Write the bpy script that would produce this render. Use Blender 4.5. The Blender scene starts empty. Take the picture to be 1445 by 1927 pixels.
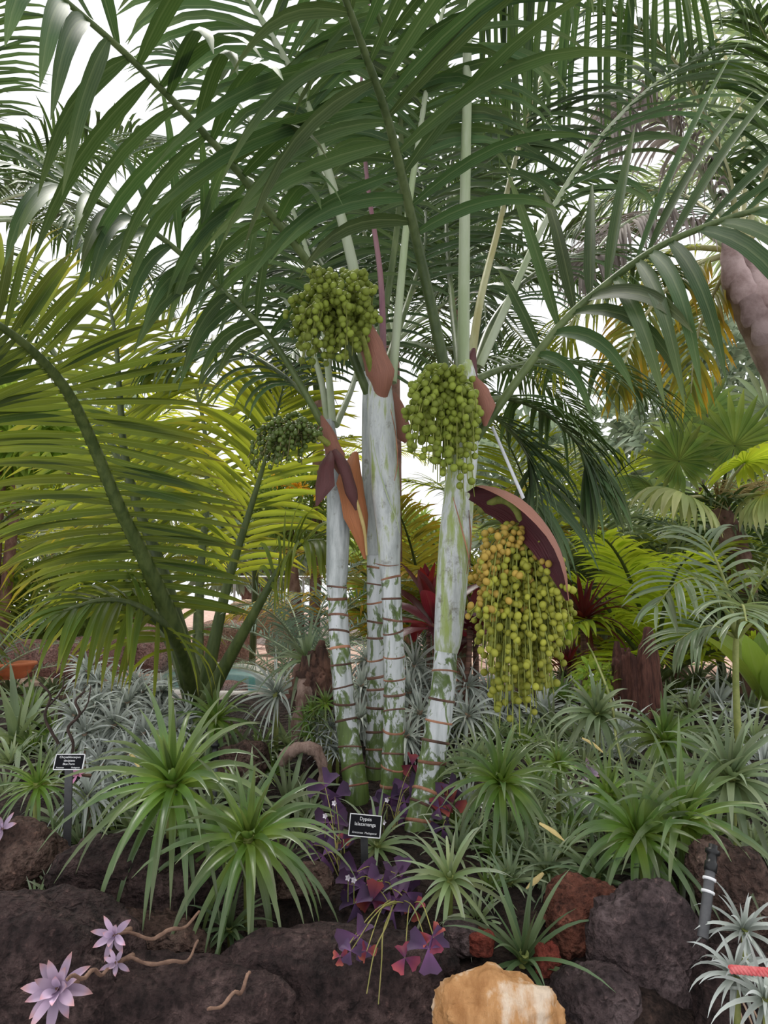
import bpy, math, random
import numpy as np
from mathutils import noise as mnoise, Vector

# ------------------------------------------------------------------ camera
FPX, CX, CY = 1256.0, 722.5, 963.5
PITCH = math.radians(7.6)
CAMZ = 1.5
scene = bpy.context.scene
COL = scene.collection
cam_d = bpy.data.cameras.new('camera')
cam = bpy.data.objects.new('camera', cam_d)
COL.objects.link(cam)
cam.location = (0, 0, CAMZ)
cam.rotation_euler = (math.pi / 2 + PITCH, 0, 0)
cam_d.sensor_fit = 'VERTICAL'
cam_d.sensor_height = 24.0
cam_d.lens = 24.0 * FPX / 1927.0
cam_d.clip_start = 0.05
cam_d.clip_end = 300
scene.camera = cam
# ------------------------------------------------------------------ sky, sun, exposure
world = bpy.data.worlds.new('overcast_sky')
scene.world = world
world.use_nodes = True
wn = world.node_tree.nodes
wn['Background'].inputs['Color'].default_value = (0.97, 0.98, 1.0, 1)
wn['Background'].inputs['Strength'].default_value = 0.76
sun_d = bpy.data.lights.new('sun', 'SUN')
sun_d.energy = 3.4
sun_d.angle = math.radians(24)
sun_d.color = (1.0, 0.97, 0.9)
sun = bpy.data.objects.new('sun', sun_d)
COL.objects.link(sun)
sun.rotation_euler = (math.radians(-28), math.radians(-14), 0)
scene.view_settings.view_transform = 'Standard'
scene.view_settings.look = 'None'
scene.view_settings.exposure = 0.65
scene.view_settings.gamma = 1.0
scene.view_settings.use_curve_mapping = False
scene.cycles.max_bounces = 8
scene.cycles.diffuse_bounces = 5
scene.cycles.transmission_bounces = 5
scene.cycles.transparent_max_bounces = 8

RNG = np.random.default_rng(7)
random.seed(7)
UP = np.array([0, 0, 1.0])
CP, SP = math.cos(PITCH), math.sin(PITCH)


# ------------------------------------------------------------------ helpers
def P(px, py, d):
    """point of the place seen at pixel (px,py), d metres ahead of the camera"""
    u = (px - CX) / FPX
    v = (CY - py) / FPX
    k = d / (CP - v * SP)
    return np.array([u * k, d, CAMZ + (SP + v * CP) * k])


def Wd(px, d):
    return px * d / FPX


def nrm(a):
    a = np.asarray(a, float)
    return a / np.maximum(np.linalg.norm(a, axis=-1, keepdims=True), 1e-9)


PROF_Y = [0.0, 0.9, 1.42, 1.72, 2.1, 2.6, 3.2, 3.75, 4.3, 5.2, 9.5, 14, 40, 60]
PROF_Z = [0.0, 0.02, 0.34, 0.60, 0.70, 0.77, 0.87, 0.95, 0.88, 0.52, 0.5, 0.55, 0.8, 1.0]


def H(x, y):
    y2 = y + 0.10 * np.sin(x * 2.1 + 0.5) * np.exp(-((y - 2) / 1.5) ** 2)
    z = np.interp(y2, PROF_Y, PROF_Z)
    return z + 0.012 * np.sin(x * 9 + y * 5) + 0.01 * np.sin(x * 17 - y * 13 + 1)


def G(px, py, lo=1.0, hi=45.0):
    d = np.concatenate([np.arange(lo, 6, .01), np.arange(6, hi, .05)])
    u = (px - CX) / FPX
    v = (CY - py) / FPX
    k = d / (CP - v * SP)
    x, z = u * k, CAMZ + (SP + v * CP) * k
    hit = np.nonzero(z < H(x, d))[0]
    i = hit[0] if len(hit) else len(d) - 1
    return P(px, py, d[i])


class MB:
    def __init__(s):
        s.v, s.f, s.uv, s.n = [], [], [], 0

    def add(s, v, f, uv=None):
        v = np.asarray(v, float).reshape(-1, 3)
        f = np.asarray(f, int)
        s.v.append(v)
        s.f.append(f + s.n)
        s.uv.append(np.zeros((len(v), 2)) if uv is None else np.asarray(uv, float).reshape(-1, 2))
        s.n += len(v)
        return s

    def mesh(s, name, mat, origin=(0, 0, 0), smooth=True):
        V = np.concatenate(s.v) - np.asarray(origin)
        UV = np.concatenate(s.uv)
        loops = np.concatenate([f.ravel() for f in s.f])
        cnt = np.concatenate([np.full(len(f), f.shape[1]) for f in s.f])
        starts = np.concatenate([[0], np.cumsum(cnt)[:-1]])
        me = bpy.data.meshes.new(name)
        me.vertices.add(len(V))
        me.vertices.foreach_set('co', V.astype(np.float32).ravel())
        me.loops.add(len(loops))
        me.loops.foreach_set('vertex_index', loops.astype(np.int32))
        me.polygons.add(len(cnt))
        me.polygons.foreach_set('loop_start', starts.astype(np.int32))
        me.polygons.foreach_set('use_smooth', np.full(len(cnt), smooth))
        uvl = me.uv_layers.new(name='UVMap')
        uvl.data.foreach_set('uv', UV[loops].astype(np.float32).ravel())
        me.materials.append(mat)
        me.update(calc_edges=True)
        return me


def link(name, me, parent=None, loc=(0, 0, 0)):
    o = bpy.data.objects.new(name, me)
    COL.objects.link(o)
    if parent is not None:
        o.parent = parent
    o.location = tuple(float(c) for c in loc)
    return o


def tag(o, label, cat, group=None):
    o['label'] = label
    o['category'] = cat
    if group:
        o['group'] = group
    return o


def thing(name, label, cat, loc=(0, 0, 0), group=None):
    o = bpy.data.objects.new(name, None)
    o.empty_display_size = 0.05
    COL.objects.link(o)
    o.location = tuple(float(c) for c in loc)
    return tag(o, label, cat, group)


def part(name, mb, mat, t, smooth=True, stuff=False, parent=None):
    """mesh child; t is the thing (its location is the origin of the mesh)"""
    org = np.array(t.location)
    o = link(name, mb.mesh(name, mat, org, smooth), parent or t)
    if stuff:
        o['kind'] = 'stuff'
    return o


def solo(name, mb, mat, label, cat, origin, group=None, smooth=True):
    o = link(name, mb.mesh(name, mat, origin, smooth), None, origin)
    return tag(o, label, cat, group)


def struct(name, mb, mat):
    o = link(name, mb.mesh(name, mat))
    o['kind'] = 'structure'
    return o


def spline(pts, n):
    pts = np.asarray(pts, float)
    k = len(pts)
    pp = np.vstack([2 * pts[0] - pts[1], pts, 2 * pts[-1] - pts[-2]])
    t = np.linspace(0, k - 1 - 1e-6, n)
    i = t.astype(int)
    f = (t - i)[:, None]
    a, b, c, d = pp[i], pp[i + 1], pp[i + 2], pp[i + 3]
    return .5 * (2 * b + (c - a) * f + (2 * a - 5 * b + 4 * c - d) * f ** 2 + (3 * b - a - 3 * c + d) * f ** 3)


def grid_faces(nu, nv, wrap=False):
    """nu rows along, nv verts per row"""
    i = np.arange(nu - 1)[:, None]
    j = np.arange(nv if wrap else nv - 1)[None, :]
    j2 = (j + 1) % nv
    a = i * nv + j
    b = i * nv + j2
    return np.stack([a, b, b + nv, a + nv], -1).reshape(-1, 4)


def tube(mb, pts, rad, seg=8, bump=0.0, flat=1.0):
    pts = np.asarray(pts, float)
    n = len(pts)
    rad = np.interp(np.linspace(0, 1, n), np.linspace(0, 1, len(np.atleast_1d(rad))), np.atleast_1d(rad))
    T = nrm(np.gradient(pts, axis=0))
    ref = np.array([0.3, -1, 0.1]) if abs(T[0][1]) < .8 else np.array([1.0, 0, 0.2])
    B = nrm(np.cross(T, ref))
    N = np.cross(B, T)
    a = np.linspace(0, 2 * np.pi, seg, endpoint=False)
    ring = B[:, None] * np.cos(a)[None, :, None] + N[:, None] * np.sin(a)[None, :, None] * flat
    rr = rad[:, None, None] * (1 + bump * RNG.standard_normal((n, seg, 1)))
    v = pts[:, None] + ring * rr
    uv = np.stack(np.broadcast_arrays((a / (2 * np.pi))[None, :], np.linspace(0, 1, n)[:, None]), -1)
    mb.add(v, grid_faces(n, seg, True), uv)
    # caps
    for e, row in ((0, 0), (n - 1, n - 1)):
        base = mb.n
        c = pts[e]
        mb.add(np.vstack([v[row], c[None]]), [[k, (k + 1) % seg, seg] for k in range(seg)])
    return mb


def box(mb, c, sx, sy, sz, ax=None):
    X, Y, Z = ax if ax is not None else (np.array([1., 0, 0]), np.array([0, 1., 0]), UP)
    v = [np.asarray(c) + X * sx * i / 2 + Y * sy * j / 2 + Z * sz * k / 2 for i in (-1, 1) for j in (-1, 1) for k in (-1, 1)]
    return mb.add(v, [[0, 1, 3, 2], [4, 6, 7, 5], [0, 4, 5, 1], [2, 3, 7, 6], [0, 2, 6, 4], [1, 5, 7, 3]])


def lathe(mb, base, prof, seg=20, axis=None):
    """prof: (radius, height)"""
    ax = UP if axis is None else nrm(axis)
    X = nrm(np.cross(ax, [0.1, 1, 0.05]))
    Y = np.cross(ax, X)
    a = np.linspace(0, 2 * np.pi, seg, endpoint=False)
    v = [np.asarray(base) + ax * h + (X * np.cos(t) + Y * np.sin(t)) * r for r, h in prof for t in a]
    return mb.add(v, grid_faces(len(prof), seg, True))


def pr_leaflet(t):
    return np.interp(t, [0, .06, .25, .5, .75, .92, 1], [.35, .7, 1, .95, .7, .32, .04])


def pr_brom(t):
    return np.interp(t, [0, .15, .4, .7, .9, 1], [1.0, .95, .82, .5, .2, .03])


def pr_blade(t):
    return np.interp(t, [0, .12, .35, .6, .85, 1], [.45, .6, .95, 1, .55, .04])


def pr_broad(t):
    return np.interp(t, [0, .12, .3, .5, .75, .92, 1], [.18, .25, .85, 1, .75, .35, .03])


def pr_fan(t):
    return np.interp(t, [0, .2, .55, .75, .9, 1], [.12, .35, .98, .75, .35, .03])


def leaves(root, d, n, L, W, droop, nseg=6, prof=pr_leaflet, fold=.25, wav=0.0, twist=0.0):
    """batch of blades -> verts (N, (nseg+1)*3, 3), faces, uv"""
    root = np.asarray(root, float)
    d = nrm(d).copy()
    n = nrm(n).copy()
    N = len(root)
    L = np.broadcast_to(L, (N,)).astype(float)
    W = np.broadcast_to(W, (N,)).astype(float)
    droop = np.broadcast_to(droop, (N,)).astype(float)
    p = root.copy()
    rows = []
    ph = RNG.uniform(0, 6.28, N)
    for k in range(nseg + 1):
        t = k / nseg
        s = nrm(np.cross(d, n))
        n = nrm(np.cross(s, d))
        if twist:
            s = nrm(s + n * twist * t * np.sin(ph)[:, None])
            n = nrm(np.cross(s, d))
        w = (W * prof(t) / 2)[:, None]
        mid = p + n * (wav * W * np.sin(ph + t * 9))[:, None]
        lift = n * fold * w
        rows.append(np.stack([mid - s * w + lift, mid - n * fold * w * .4, mid + s * w + lift], 1))
        ds = 1.0 / nseg
        d = nrm(d + np.array([0, 0, -1.0]) * (droop * ds * (.35 + 1.3 * t))[:, None])
        p = p + d * (L * ds)[:, None]
    V = np.stack(rows, 1).reshape(N, -1, 3)
    F = grid_faces(nseg + 1, 3)
    uv = np.stack(np.broadcast_arrays(np.array([.002, .5, .998])[None, :], np.linspace(0, 1, nseg + 1)[:, None]), -1).reshape(-1, 2)
    return V, F, uv


SEP = {}


def emit(batch, mat, t, parent, name, sep=0, joined=None):
    """first `sep` leaves as objects of their own, the rest joined as stuff"""
    V, F, uv = batch
    org = np.array(t.location)
    done = SEP.setdefault(t.name, {}).get(name, 0)
    k = max(0, min(len(V), sep, 296 - done))
    SEP[t.name][name] = done + k
    for i in range(k):
        r = V[i][1]
        me = MB().add(V[i], F, uv + np.array([RNG.integers(0, 16), 0])).mesh(name, mat, r)
        link(name, me, parent, r - org)
    if k < len(V):
        mb = MB()
        R = V[k:]
        m = len(R)
        FF = (F[None] + (np.arange(m) * V.shape[1])[:, None, None]).reshape(-1, 4)
        uu = np.tile(uv, (m, 1))
        uu[:, 0] += np.repeat(RNG.integers(0, 16, m), V.shape[1])
        mb.add(R.reshape(-1, 3), FF, uu)
        part(joined or (name + '_mass'), mb, mat, t, stuff=True, parent=parent)


# ------------------------------------------------------------------ materials
def newmat(name):
    m = bpy.data.materials.new(name)
    m.use_nodes = True
    nt = m.node_tree
    nt.nodes.clear()
    out = nt.nodes.new('ShaderNodeOutputMaterial')
    return m, nt, nt.nodes, nt.links, out


def ramp(nt, stops):
    r = nt.nodes.new('ShaderNodeValToRGB')
    e = r.color_ramp.elements
    while len(e) < len(stops):
        e.new(0.5)
    for el, (p, c) in zip(e, stops):
        el.position = p
        el.color = (*c, 1)
    return r


def mixc(nt, fac, a, b, mode='MIX'):
    m = nt.nodes.new('ShaderNodeMix')
    m.data_type = 'RGBA'
    m.blend_type = mode
    for sock, val in ((m.inputs[0], fac), (m.inputs[6], a), (m.inputs[7], b)):
        if hasattr(val, 'is_linked'):
            nt.links.new(val, sock)
        elif isinstance(val, (int, float)):
            sock.default_value = val
        else:
            sock.default_value = (*val, 1)
    return m.outputs[2]


def mth(nt, op, a, b=0.0, c=0.0):
    m = nt.nodes.new('ShaderNodeMath')
    m.operation = op
    for s, v in zip(m.inputs, (a, b, c)):
        if hasattr(v, 'is_linked'):
            nt.links.new(v, s)
        else:
            s.default_value = v
    return m.outputs[0]


def leafmat(name, stops, trans=(.4, .5, .05), tf=.3, rough=.42, alt=None, vein=.25, spec=.16, alt_t=.55):
    m, nt, N, Lk, out = newmat(name)
    uv = N.new('ShaderNodeUVMap')
    sx = N.new('ShaderNodeSeparateXYZ')
    Lk.new(uv.outputs[0], sx.inputs[0])
    r = ramp(nt, stops)
    Lk.new(sx.outputs[1], r.inputs[0])
    tc = N.new('ShaderNodeTexCoord')
    nz = N.new('ShaderNodeTexNoise')
    nz.inputs['Scale'].default_value = 6
    nz.inputs['Detail'].default_value = 3
    Lk.new(tc.outputs['Object'], nz.inputs['Vector'])
    ux = mth(nt, 'FRACT', sx.outputs[0])
    rnd = mth(nt, 'DIVIDE', mth(nt, 'FLOOR', sx.outputs[0]), 15.0)
    hs = N.new('ShaderNodeHueSaturation')
    Lk.new(r.outputs[0], hs.inputs['Color'])
    var = mth(nt, 'ADD', mth(nt, 'MULTIPLY', rnd, .75), mth(nt, 'MULTIPLY', nz.outputs[0], .9))
    Lk.new(mth(nt, 'ADD', var, .2), hs.inputs['Value'])
    Lk.new(mth(nt, 'MULTIPLY_ADD', mth(nt, 'FRACT', mth(nt, 'MULTIPLY', rnd, 7.3)), .05, .475), hs.inputs['Hue'])
    col = hs.outputs[0]
    if alt:
        f = N.new('ShaderNodeMapRange')
        f.inputs[1].default_value = alt_t
        f.inputs[2].default_value = alt_t + .2
        rr = mth(nt, 'ADD', mth(nt, 'MULTIPLY', rnd, .45), mth(nt, 'MULTIPLY', sx.outputs[1], .35))
        rr = mth(nt, 'ADD', rr, mth(nt, 'MULTIPLY', mth(nt, 'SUBTRACT', nz.outputs[0], .5), .5))
        Lk.new(rr, f.inputs[0])
        col = mixc(nt, f.outputs[0], col, alt)
    # midrib and parallel veins
    du = mth(nt, 'ABSOLUTE', mth(nt, 'SUBTRACT', ux, .5))
    rib = mth(nt, 'LESS_THAN', du, .05)
    vn = mth(nt, 'MULTIPLY_ADD', mth(nt, 'SINE', mth(nt, 'MULTIPLY', ux, 50.0)), .5, .5)
    vv = mth(nt, 'ADD', mth(nt, 'MULTIPLY', vn, vein * .5), mth(nt, 'MULTIPLY', rib, vein))
    col = mixc(nt, vv, col, mixc(nt, .5, col, (.45, .5, .25)))
    pb = N.new('ShaderNodeBsdfPrincipled')
    Lk.new(col, pb.inputs['Base Color'])
    pb.inputs['Roughness'].default_value = rough
    pb.inputs['Specular IOR Level'].default_value = spec
    tr = N.new('ShaderNodeBsdfTranslucent')
    Lk.new(mixc(nt, .6, col, trans), tr.inputs['Color'])
    mx = N.new('ShaderNodeMixShader')
    mx.inputs[0].default_value = tf
    Lk.new(pb.outputs[0], mx.inputs[1])
    Lk.new(tr.outputs[0], mx.inputs[2])
    Lk.new(mx.outputs[0], out.inputs[0])
    return m


def solidmat(name, col, rough=.6, col2=None, scale=8, stretch=(1, 1, 1), bump=0.0, bscale=40, col3=None, detail=5, thr=(.4, .6),
             rnd=.25, spec=.4, metal=0.0, coords='Object', sss=0):
    m, nt, N, Lk, out = newmat(name)
    tc = N.new('ShaderNodeTexCoord')
    mp = N.new('ShaderNodeMapping')
    mp.inputs['Scale'].default_value = stretch
    Lk.new(tc.outputs[coords], mp.inputs[0])
    nz = N.new('ShaderNodeTexNoise')
    nz.inputs['Scale'].default_value = scale
    nz.inputs['Detail'].default_value = detail
    nz.inputs['Roughness'].default_value = .62
    Lk.new(mp.outputs[0], nz.inputs['Vector'])
    stops = [(thr[0], col), (thr[1], col2 or col)]
    if col3:
        stops.append((min(.99, thr[1] + .12), col3))
    r = ramp(nt, stops)
    Lk.new(nz.outputs[0], r.inputs[0])
    oi = N.new('ShaderNodeObjectInfo')
    hs = N.new('ShaderNodeHueSaturation')
    Lk.new(r.outputs[0], hs.inputs['Color'])
    Lk.new(mth(nt, 'MULTIPLY_ADD', oi.outputs['Random'], 2 * rnd, 1 - rnd), hs.inputs['Value'])
    pb = N.new('ShaderNodeBsdfPrincipled')
    Lk.new(hs.outputs[0], pb.inputs['Base Color'])
    pb.inputs['Roughness'].default_value = rough
    pb.inputs['Specular IOR Level'].default_value = spec
    pb.inputs['Metallic'].default_value = metal
    if sss:
        pb.inputs['Subsurface Weight'].default_value = sss
        pb.inputs['Subsurface Radius'].default_value = (.01, .01, .004)
    if bump:
        n2 = N.new('ShaderNodeTexNoise')
        n2.inputs['Scale'].default_value = bscale
        n2.inputs['Detail'].default_value = 6
        n2.inputs['Roughness'].default_value = .7
        Lk.new(mp.outputs[0], n2.inputs['Vector'])
        bp = N.new('ShaderNodeBump')
        bp.inputs['Strength'].default_value = bump
        bp.inputs['Distance'].default_value = .02
        Lk.new(n2.outputs[0], bp.inputs['Height'])
        Lk.new(bp.outputs[0], pb.inputs['Normal'])
    Lk.new(pb.outputs[0], out.inputs[0])
    return m


def lavamat(name, c1, c2, c3, vs=38):
    """vesicular volcanic rock: mottled, pitted"""
    m, nt, N, Lk, out = newmat(name)
    tc = N.new('ShaderNodeTexCoord')
    nz = N.new('ShaderNodeTexNoise')
    nz.inputs['Scale'].default_value = 9
    nz.inputs['Detail'].default_value = 8
    nz.inputs['Roughness'].default_value = .7
    Lk.new(tc.outputs['Object'], nz.inputs['Vector'])
    r = ramp(nt, [(.32, c1), (.52, c2), (.72, c3)])
    Lk.new(nz.outputs[0], r.inputs[0])
    vo = N.new('ShaderNodeTexVoronoi')
    vo.inputs['Scale'].default_value = vs
    n3 = N.new('ShaderNodeTexNoise')
    n3.inputs['Scale'].default_value = 14
    Lk.new(tc.outputs['Object'], n3.inputs['Vector'])
    wv = mixc(nt, .12, tc.outputs['Object'], n3.outputs['Color'])
    Lk.new(wv, vo.inputs['Vector'])
    pit = N.new('ShaderNodeMapRange')
    pit.inputs[1].default_value = .05
    pit.inputs[2].default_value = .3
    Lk.new(vo.outputs['Distance'], pit.inputs[0])
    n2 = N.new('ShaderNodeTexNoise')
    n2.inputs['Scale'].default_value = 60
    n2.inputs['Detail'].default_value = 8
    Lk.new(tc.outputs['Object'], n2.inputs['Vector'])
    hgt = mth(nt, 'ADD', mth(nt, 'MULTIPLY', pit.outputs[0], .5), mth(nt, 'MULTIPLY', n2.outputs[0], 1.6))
    bp = N.new('ShaderNodeBump')
    bp.inputs['Strength'].default_value = 1.0
    bp.inputs['Distance'].default_value = .03
    Lk.new(hgt, bp.inputs['Height'])
    pb = N.new('ShaderNodeBsdfPrincipled')
    cav_fleck = ramp(nt, [(.35, (.45, .45, .45)), (.5, (1, 1, 1)), (.62, (1.0, 1.0, 1.0)), (.75, (2.2, 2.1, 2.0))])  # cavity shade painted dark into the bump's hollows; its high spots are pale flecks
    Lk.new(n2.outputs[0], cav_fleck.inputs[0])
    Lk.new(mixc(nt, 1.0, r.outputs[0], cav_fleck.outputs[0], 'MULTIPLY'), pb.inputs['Base Color'])
    pb.inputs['Roughness'].default_value = .85
    pb.inputs['Specular IOR Level'].default_value = .25
    Lk.new(bp.outputs[0], pb.inputs['Normal'])
    Lk.new(pb.outputs[0], out.inputs[0])
    return m


def trunkmat(name, zlo, zhi, green=(.13, .20, .045)):
    """white wax over green: worn patches, more of the wax gone near the foot"""
    m, nt, N, Lk, out = newmat(name)
    geo = N.new('ShaderNodeTexCoord')
    mp = N.new('ShaderNodeMapping')
    mp.inputs['Scale'].default_value = (1.5, 1.5, .8)
    Lk.new(geo.outputs['Object'], mp.inputs[0])
    nz = N.new('ShaderNodeTexNoise')
    nz.inputs['Scale'].default_value = 14
    nz.inputs['Detail'].default_value = 6
    nz.inputs['Roughness'].default_value = .6
    nz.inputs['Distortion'].default_value = 1.2
    Lk.new(mp.outputs[0], nz.inputs['Vector'])
    sx = N.new('ShaderNodeSeparateXYZ')
    Lk.new(geo.outputs['Object'], sx.inputs[0])
    low = N.new('ShaderNodeMapRange')
    low.inputs[1].default_value = zlo
    low.inputs[2].default_value = zhi
    low.inputs[3].default_value = .20
    low.inputs[4].default_value = -.01
    Lk.new(sx.outputs[2], low.inputs[0])
    f = mth(nt, 'ADD', nz.outputs[0], low.outputs[0])
    r = ramp(nt, [(.0, (0, 0, 0)), (.505, (0, 0, 0)), (.53, (.75, .75, .75)), (.60, (1, 1, 1))])
    Lk.new(f, r.inputs[0])
    n2 = N.new('ShaderNodeTexNoise')
    n2.inputs['Scale'].default_value = 45
    n2.inputs['Detail'].default_value = 4
    mp2 = N.new('ShaderNodeMapping')
    mp2.inputs['Scale'].default_value = (1, 1, .12)
    Lk.new(geo.outputs['Object'], mp2.inputs[0])
    Lk.new(mp2.outputs[0], n2.inputs['Vector'])
    wax = ramp(nt, [(.3, (.30, .33, .32)), (.48, (.54, .57, .58)), (.7, (.66, .68, .71))])
    Lk.new(n2.outputs[0], wax.inputs[0])
    gr = ramp(nt, [(.3, tuple(c * .45 for c in green)), (.65, green)])
    Lk.new(n2.outputs[0], gr.inputs[0])
    col = mixc(nt, r.outputs[0], wax.outputs[0], gr.outputs[0])
    bp = N.new('ShaderNodeBump')
    bp.inputs['Strength'].default_value = .25
    bp.inputs['Distance'].default_value = .01
    Lk.new(n2.outputs[0], bp.inputs['Height'])
    pb = N.new('ShaderNodeBsdfPrincipled')
    Lk.new(col, pb.inputs['Base Color'])
    pb.inputs['Roughness'].default_value = .55
    Lk.new(bp.outputs[0], pb.inputs['Normal'])
    Lk.new(pb.outputs[0], out.inputs[0])
    return m


def shaftmat(name, green=(.28, .36, .07), amount=.5):
    """crownshaft: chalky wax with long green streaks"""
    m, nt, N, Lk, out = newmat(name)
    tc = N.new('ShaderNodeTexCoord')
    mp = N.new('ShaderNodeMapping')
    mp.inputs['Scale'].default_value = (1, 1, .16)
    Lk.new(tc.outputs['Object'], mp.inputs[0])
    nz = N.new('ShaderNodeTexNoise')
    nz.inputs['Scale'].default_value = 26
    nz.inputs['Detail'].default_value = 7
    nz.inputs['Roughness'].default_value = .65
    Lk.new(mp.outputs[0], nz.inputs['Vector'])
    r = ramp(nt, [(amount - .22, (.30, .33, .33)), (amount, (.58, .61, .61)), (amount + .08, (.36, .42, .22)), (amount + .2, green)])
    Lk.new(nz.outputs[0], r.inputs[0])
    n2 = N.new('ShaderNodeTexNoise')
    n2.inputs['Scale'].default_value = 16
    n2.inputs['Detail'].default_value = 8
    n2.inputs['Roughness'].default_value = .75
    Lk.new(tc.outputs['Object'], n2.inputs['Vector'])
    spots = ramp(nt, [(.56, (0, 0, 0)), (.68, (.75, .75, .75))])
    Lk.new(n2.outputs[0], spots.inputs[0])
    col = mixc(nt, spots.outputs[0], r.outputs[0], (.13, .11, .06))
    pb = N.new('ShaderNodeBsdfPrincipled')
    Lk.new(col, pb.inputs['Base Color'])
    pb.inputs['Roughness'].default_value = .5
    Lk.new(pb.outputs[0], out.inputs[0])
    return m


def twosided(name, outc, inc, rough=.6):
    m, nt, N, Lk, out = newmat(name)
    g = N.new('ShaderNodeNewGeometry')
    tc = N.new('ShaderNodeTexCoord')
    uvn = N.new('ShaderNodeUVMap')
    mp = N.new('ShaderNodeMapping')
    mp.inputs['Scale'].default_value = (14, 1.5, 1)
    Lk.new(uvn.outputs[0], mp.inputs[0])
    nz = N.new('ShaderNodeTexNoise')
    nz.inputs['Scale'].default_value = 3
    nz.inputs['Detail'].default_value = 5
    Lk.new(mp.outputs[0], nz.inputs['Vector'])
    a = mixc(nt, nz.outputs[0], tuple(c * .6 for c in outc), tuple(min(1, c * 1.35) for c in outc))
    b = mixc(nt, nz.outputs[0], tuple(c * .6 for c in inc), tuple(min(1, c * 1.4) for c in inc))
    col = mixc(nt, g.outputs['Backfacing'], a, b)
    bp = N.new('ShaderNodeBump')
    bp.inputs['Strength'].default_value = .4
    bp.inputs['Distance'].default_value = .01
    Lk.new(nz.outputs[0], bp.inputs['Height'])
    pb = N.new('ShaderNodeBsdfPrincipled')
    Lk.new(col, pb.inputs['Base Color'])
    pb.inputs['Roughness'].default_value = rough
    Lk.new(bp.outputs[0], pb.inputs['Normal'])
    Lk.new(pb.outputs[0], out.inputs[0])
    return m


M = {}
M['palm'] = leafmat('dark_palm_leaf', [(0, (.035, .065, .022)), (.6, (.045, .085, .03)), (1, (.10, .14, .05))], (.12, .22, .02), .14, .5)
M['palm_back'] = leafmat('rear_palm_leaf', [(0, (.04, .07, .03)), (1, (.07, .11, .05))], (.14, .24, .03), .16, .45)  # slightly greyer leaf green for rear fronds and background palms
M['leftbig'] = leafmat('dark_olive_palm_leaf', [(0, (.025, .045, .012)), (.45, (.06, .095, .02)), (.85, (.13, .16, .03)), (1, (.22, .12, .05))],
                       (.30, .36, .02), .22, .42, alt=(.22, .21, .02), alt_t=.62)
M['left'] = leafmat('olive_palm_leaf', [(0, (.035, .06, .012)), (.5, (.09, .14, .022)), (.9, (.18, .22, .035)), (1, (.3, .17, .07))],
                    (.55, .6, .03), .42, .4, alt=(.34, .32, .03), alt_t=.6)
M['yellow'] = leafmat('yellow_palm_leaf', [(0, (.08, .13, .02)), (.6, (.18, .24, .03)), (1, (.34, .30, .04))], (.70, .72, .03), .42, .45,
                      alt=(.5, .36, .02), alt_t=.6)
M['orange'] = leafmat('yellowing_palm_leaf', [(0, (.10, .16, .03)), (.45, (.22, .24, .04)), (.8, (.5, .3, .02)), (1, (.55, .25, .02))],
                      (.7, .5, .03), .4, .45)
M['lime'] = leafmat('lime_palm_leaf', [(0, (.3, .42, .03)), (1, (.42, .5, .06))], (.8, .9, .04), .55, .45)
M['dead'] = leafmat('dead_palm_leaf', [(0, (.26, .22, .21)), (1, (.33, .27, .27))], (.4, .33, .3), .2, .7)
M['greyp'] = leafmat('grey_green_palm_leaf', [(0, (.14, .20, .10)), (1, (.26, .32, .20))], (.4, .5, .15), .3, .35, spec=.5)
M['fan'] = leafmat('fan_palm_leaf', [(0, (.20, .26, .05)), (.5, (.09, .155, .03)), (1, (.22, .26, .06))], (.35, .48, .05), .3, .45)
M['fanpale'] = leafmat('pale_fan_palm_leaf', [(0, (.5, .42, .06)), (.3, (.36, .42, .16)), (1, (.5, .5, .26))], (.6, .65, .2), .35, .5)
M['cycad'] = leafmat('blue_green_cycad_leaf', [(0, (.12, .18, .14)), (1, (.2, .27, .21))], (.25, .35, .2), .2, .5)
M['brom'] = leafmat('green_bromeliad_leaf', [(0, (.30, .42, .05)), (.22, (.18, .28, .05)), (.5, (.09, .145, .045)), (1, (.15, .185, .09))],
                    (.4, .55, .08), .22, .35, vein=.15, spec=.5)
M['bromgrey'] = leafmat('grey_green_bromeliad_leaf', [(0, (.22, .28, .10)), (.3, (.19, .24, .13)), (1, (.24, .28, .19))], (.35, .45, .15),
                        .2, .5, vein=.12)
M['airgreen'] = leafmat('pale_air_plant_leaf', [(0, (.24, .31, .10)), (.5, (.28, .34, .19)), (1, (.40, .43, .34))], (.4, .5, .2), .2, .6, vein=.1)
M['silver'] = leafmat('silver_air_plant_leaf', [(0, (.34, .38, .33)), (1, (.58, .61, .59))], (.4, .45, .4), .15, .7, vein=.08)
M['grass'] = leafmat('deep_green_blade', [(0, (.07, .11, .04)), (1, (.14, .19, .11))], (.25, .35, .1), .2, .4, vein=.12)
M['ti'] = leafmat('dark_red_leaf', [(0, (.10, .015, .02)), (.6, (.06, .012, .018)), (1, (.09, .02, .03))], (.4, .02, .03), .22, .3, vein=.1)
M['tired'] = leafmat('bright_red_leaf', [(0, (.14, .01, .015)), (1, (.09, .01, .015))], (.35, .015, .02), .3, .35, vein=.1)
M['oxalis'] = leafmat('purple_oxalis_leaf', [(0, (.17, .075, .19)), (.4, (.105, .055, .125)), (1, (.075, .045, .09))], (.2, .04, .18), .15, .5, vein=.0)
M['oxpink'] = leafmat('pink_oxalis_leaf', [(0, (.12, .045, .12)), (.5, (.24, .05, .085)), (1, (.42, .09, .09))], (.6, .1, .1), .25, .5, vein=.0)
M['ghost'] = leafmat('lilac_succulent_leaf', [(0, (.42, .34, .46)), (.7, (.46, .34, .46)), (1, (.5, .25, .25))], (.5, .4, .5), .1, .6, vein=.0)
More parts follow.
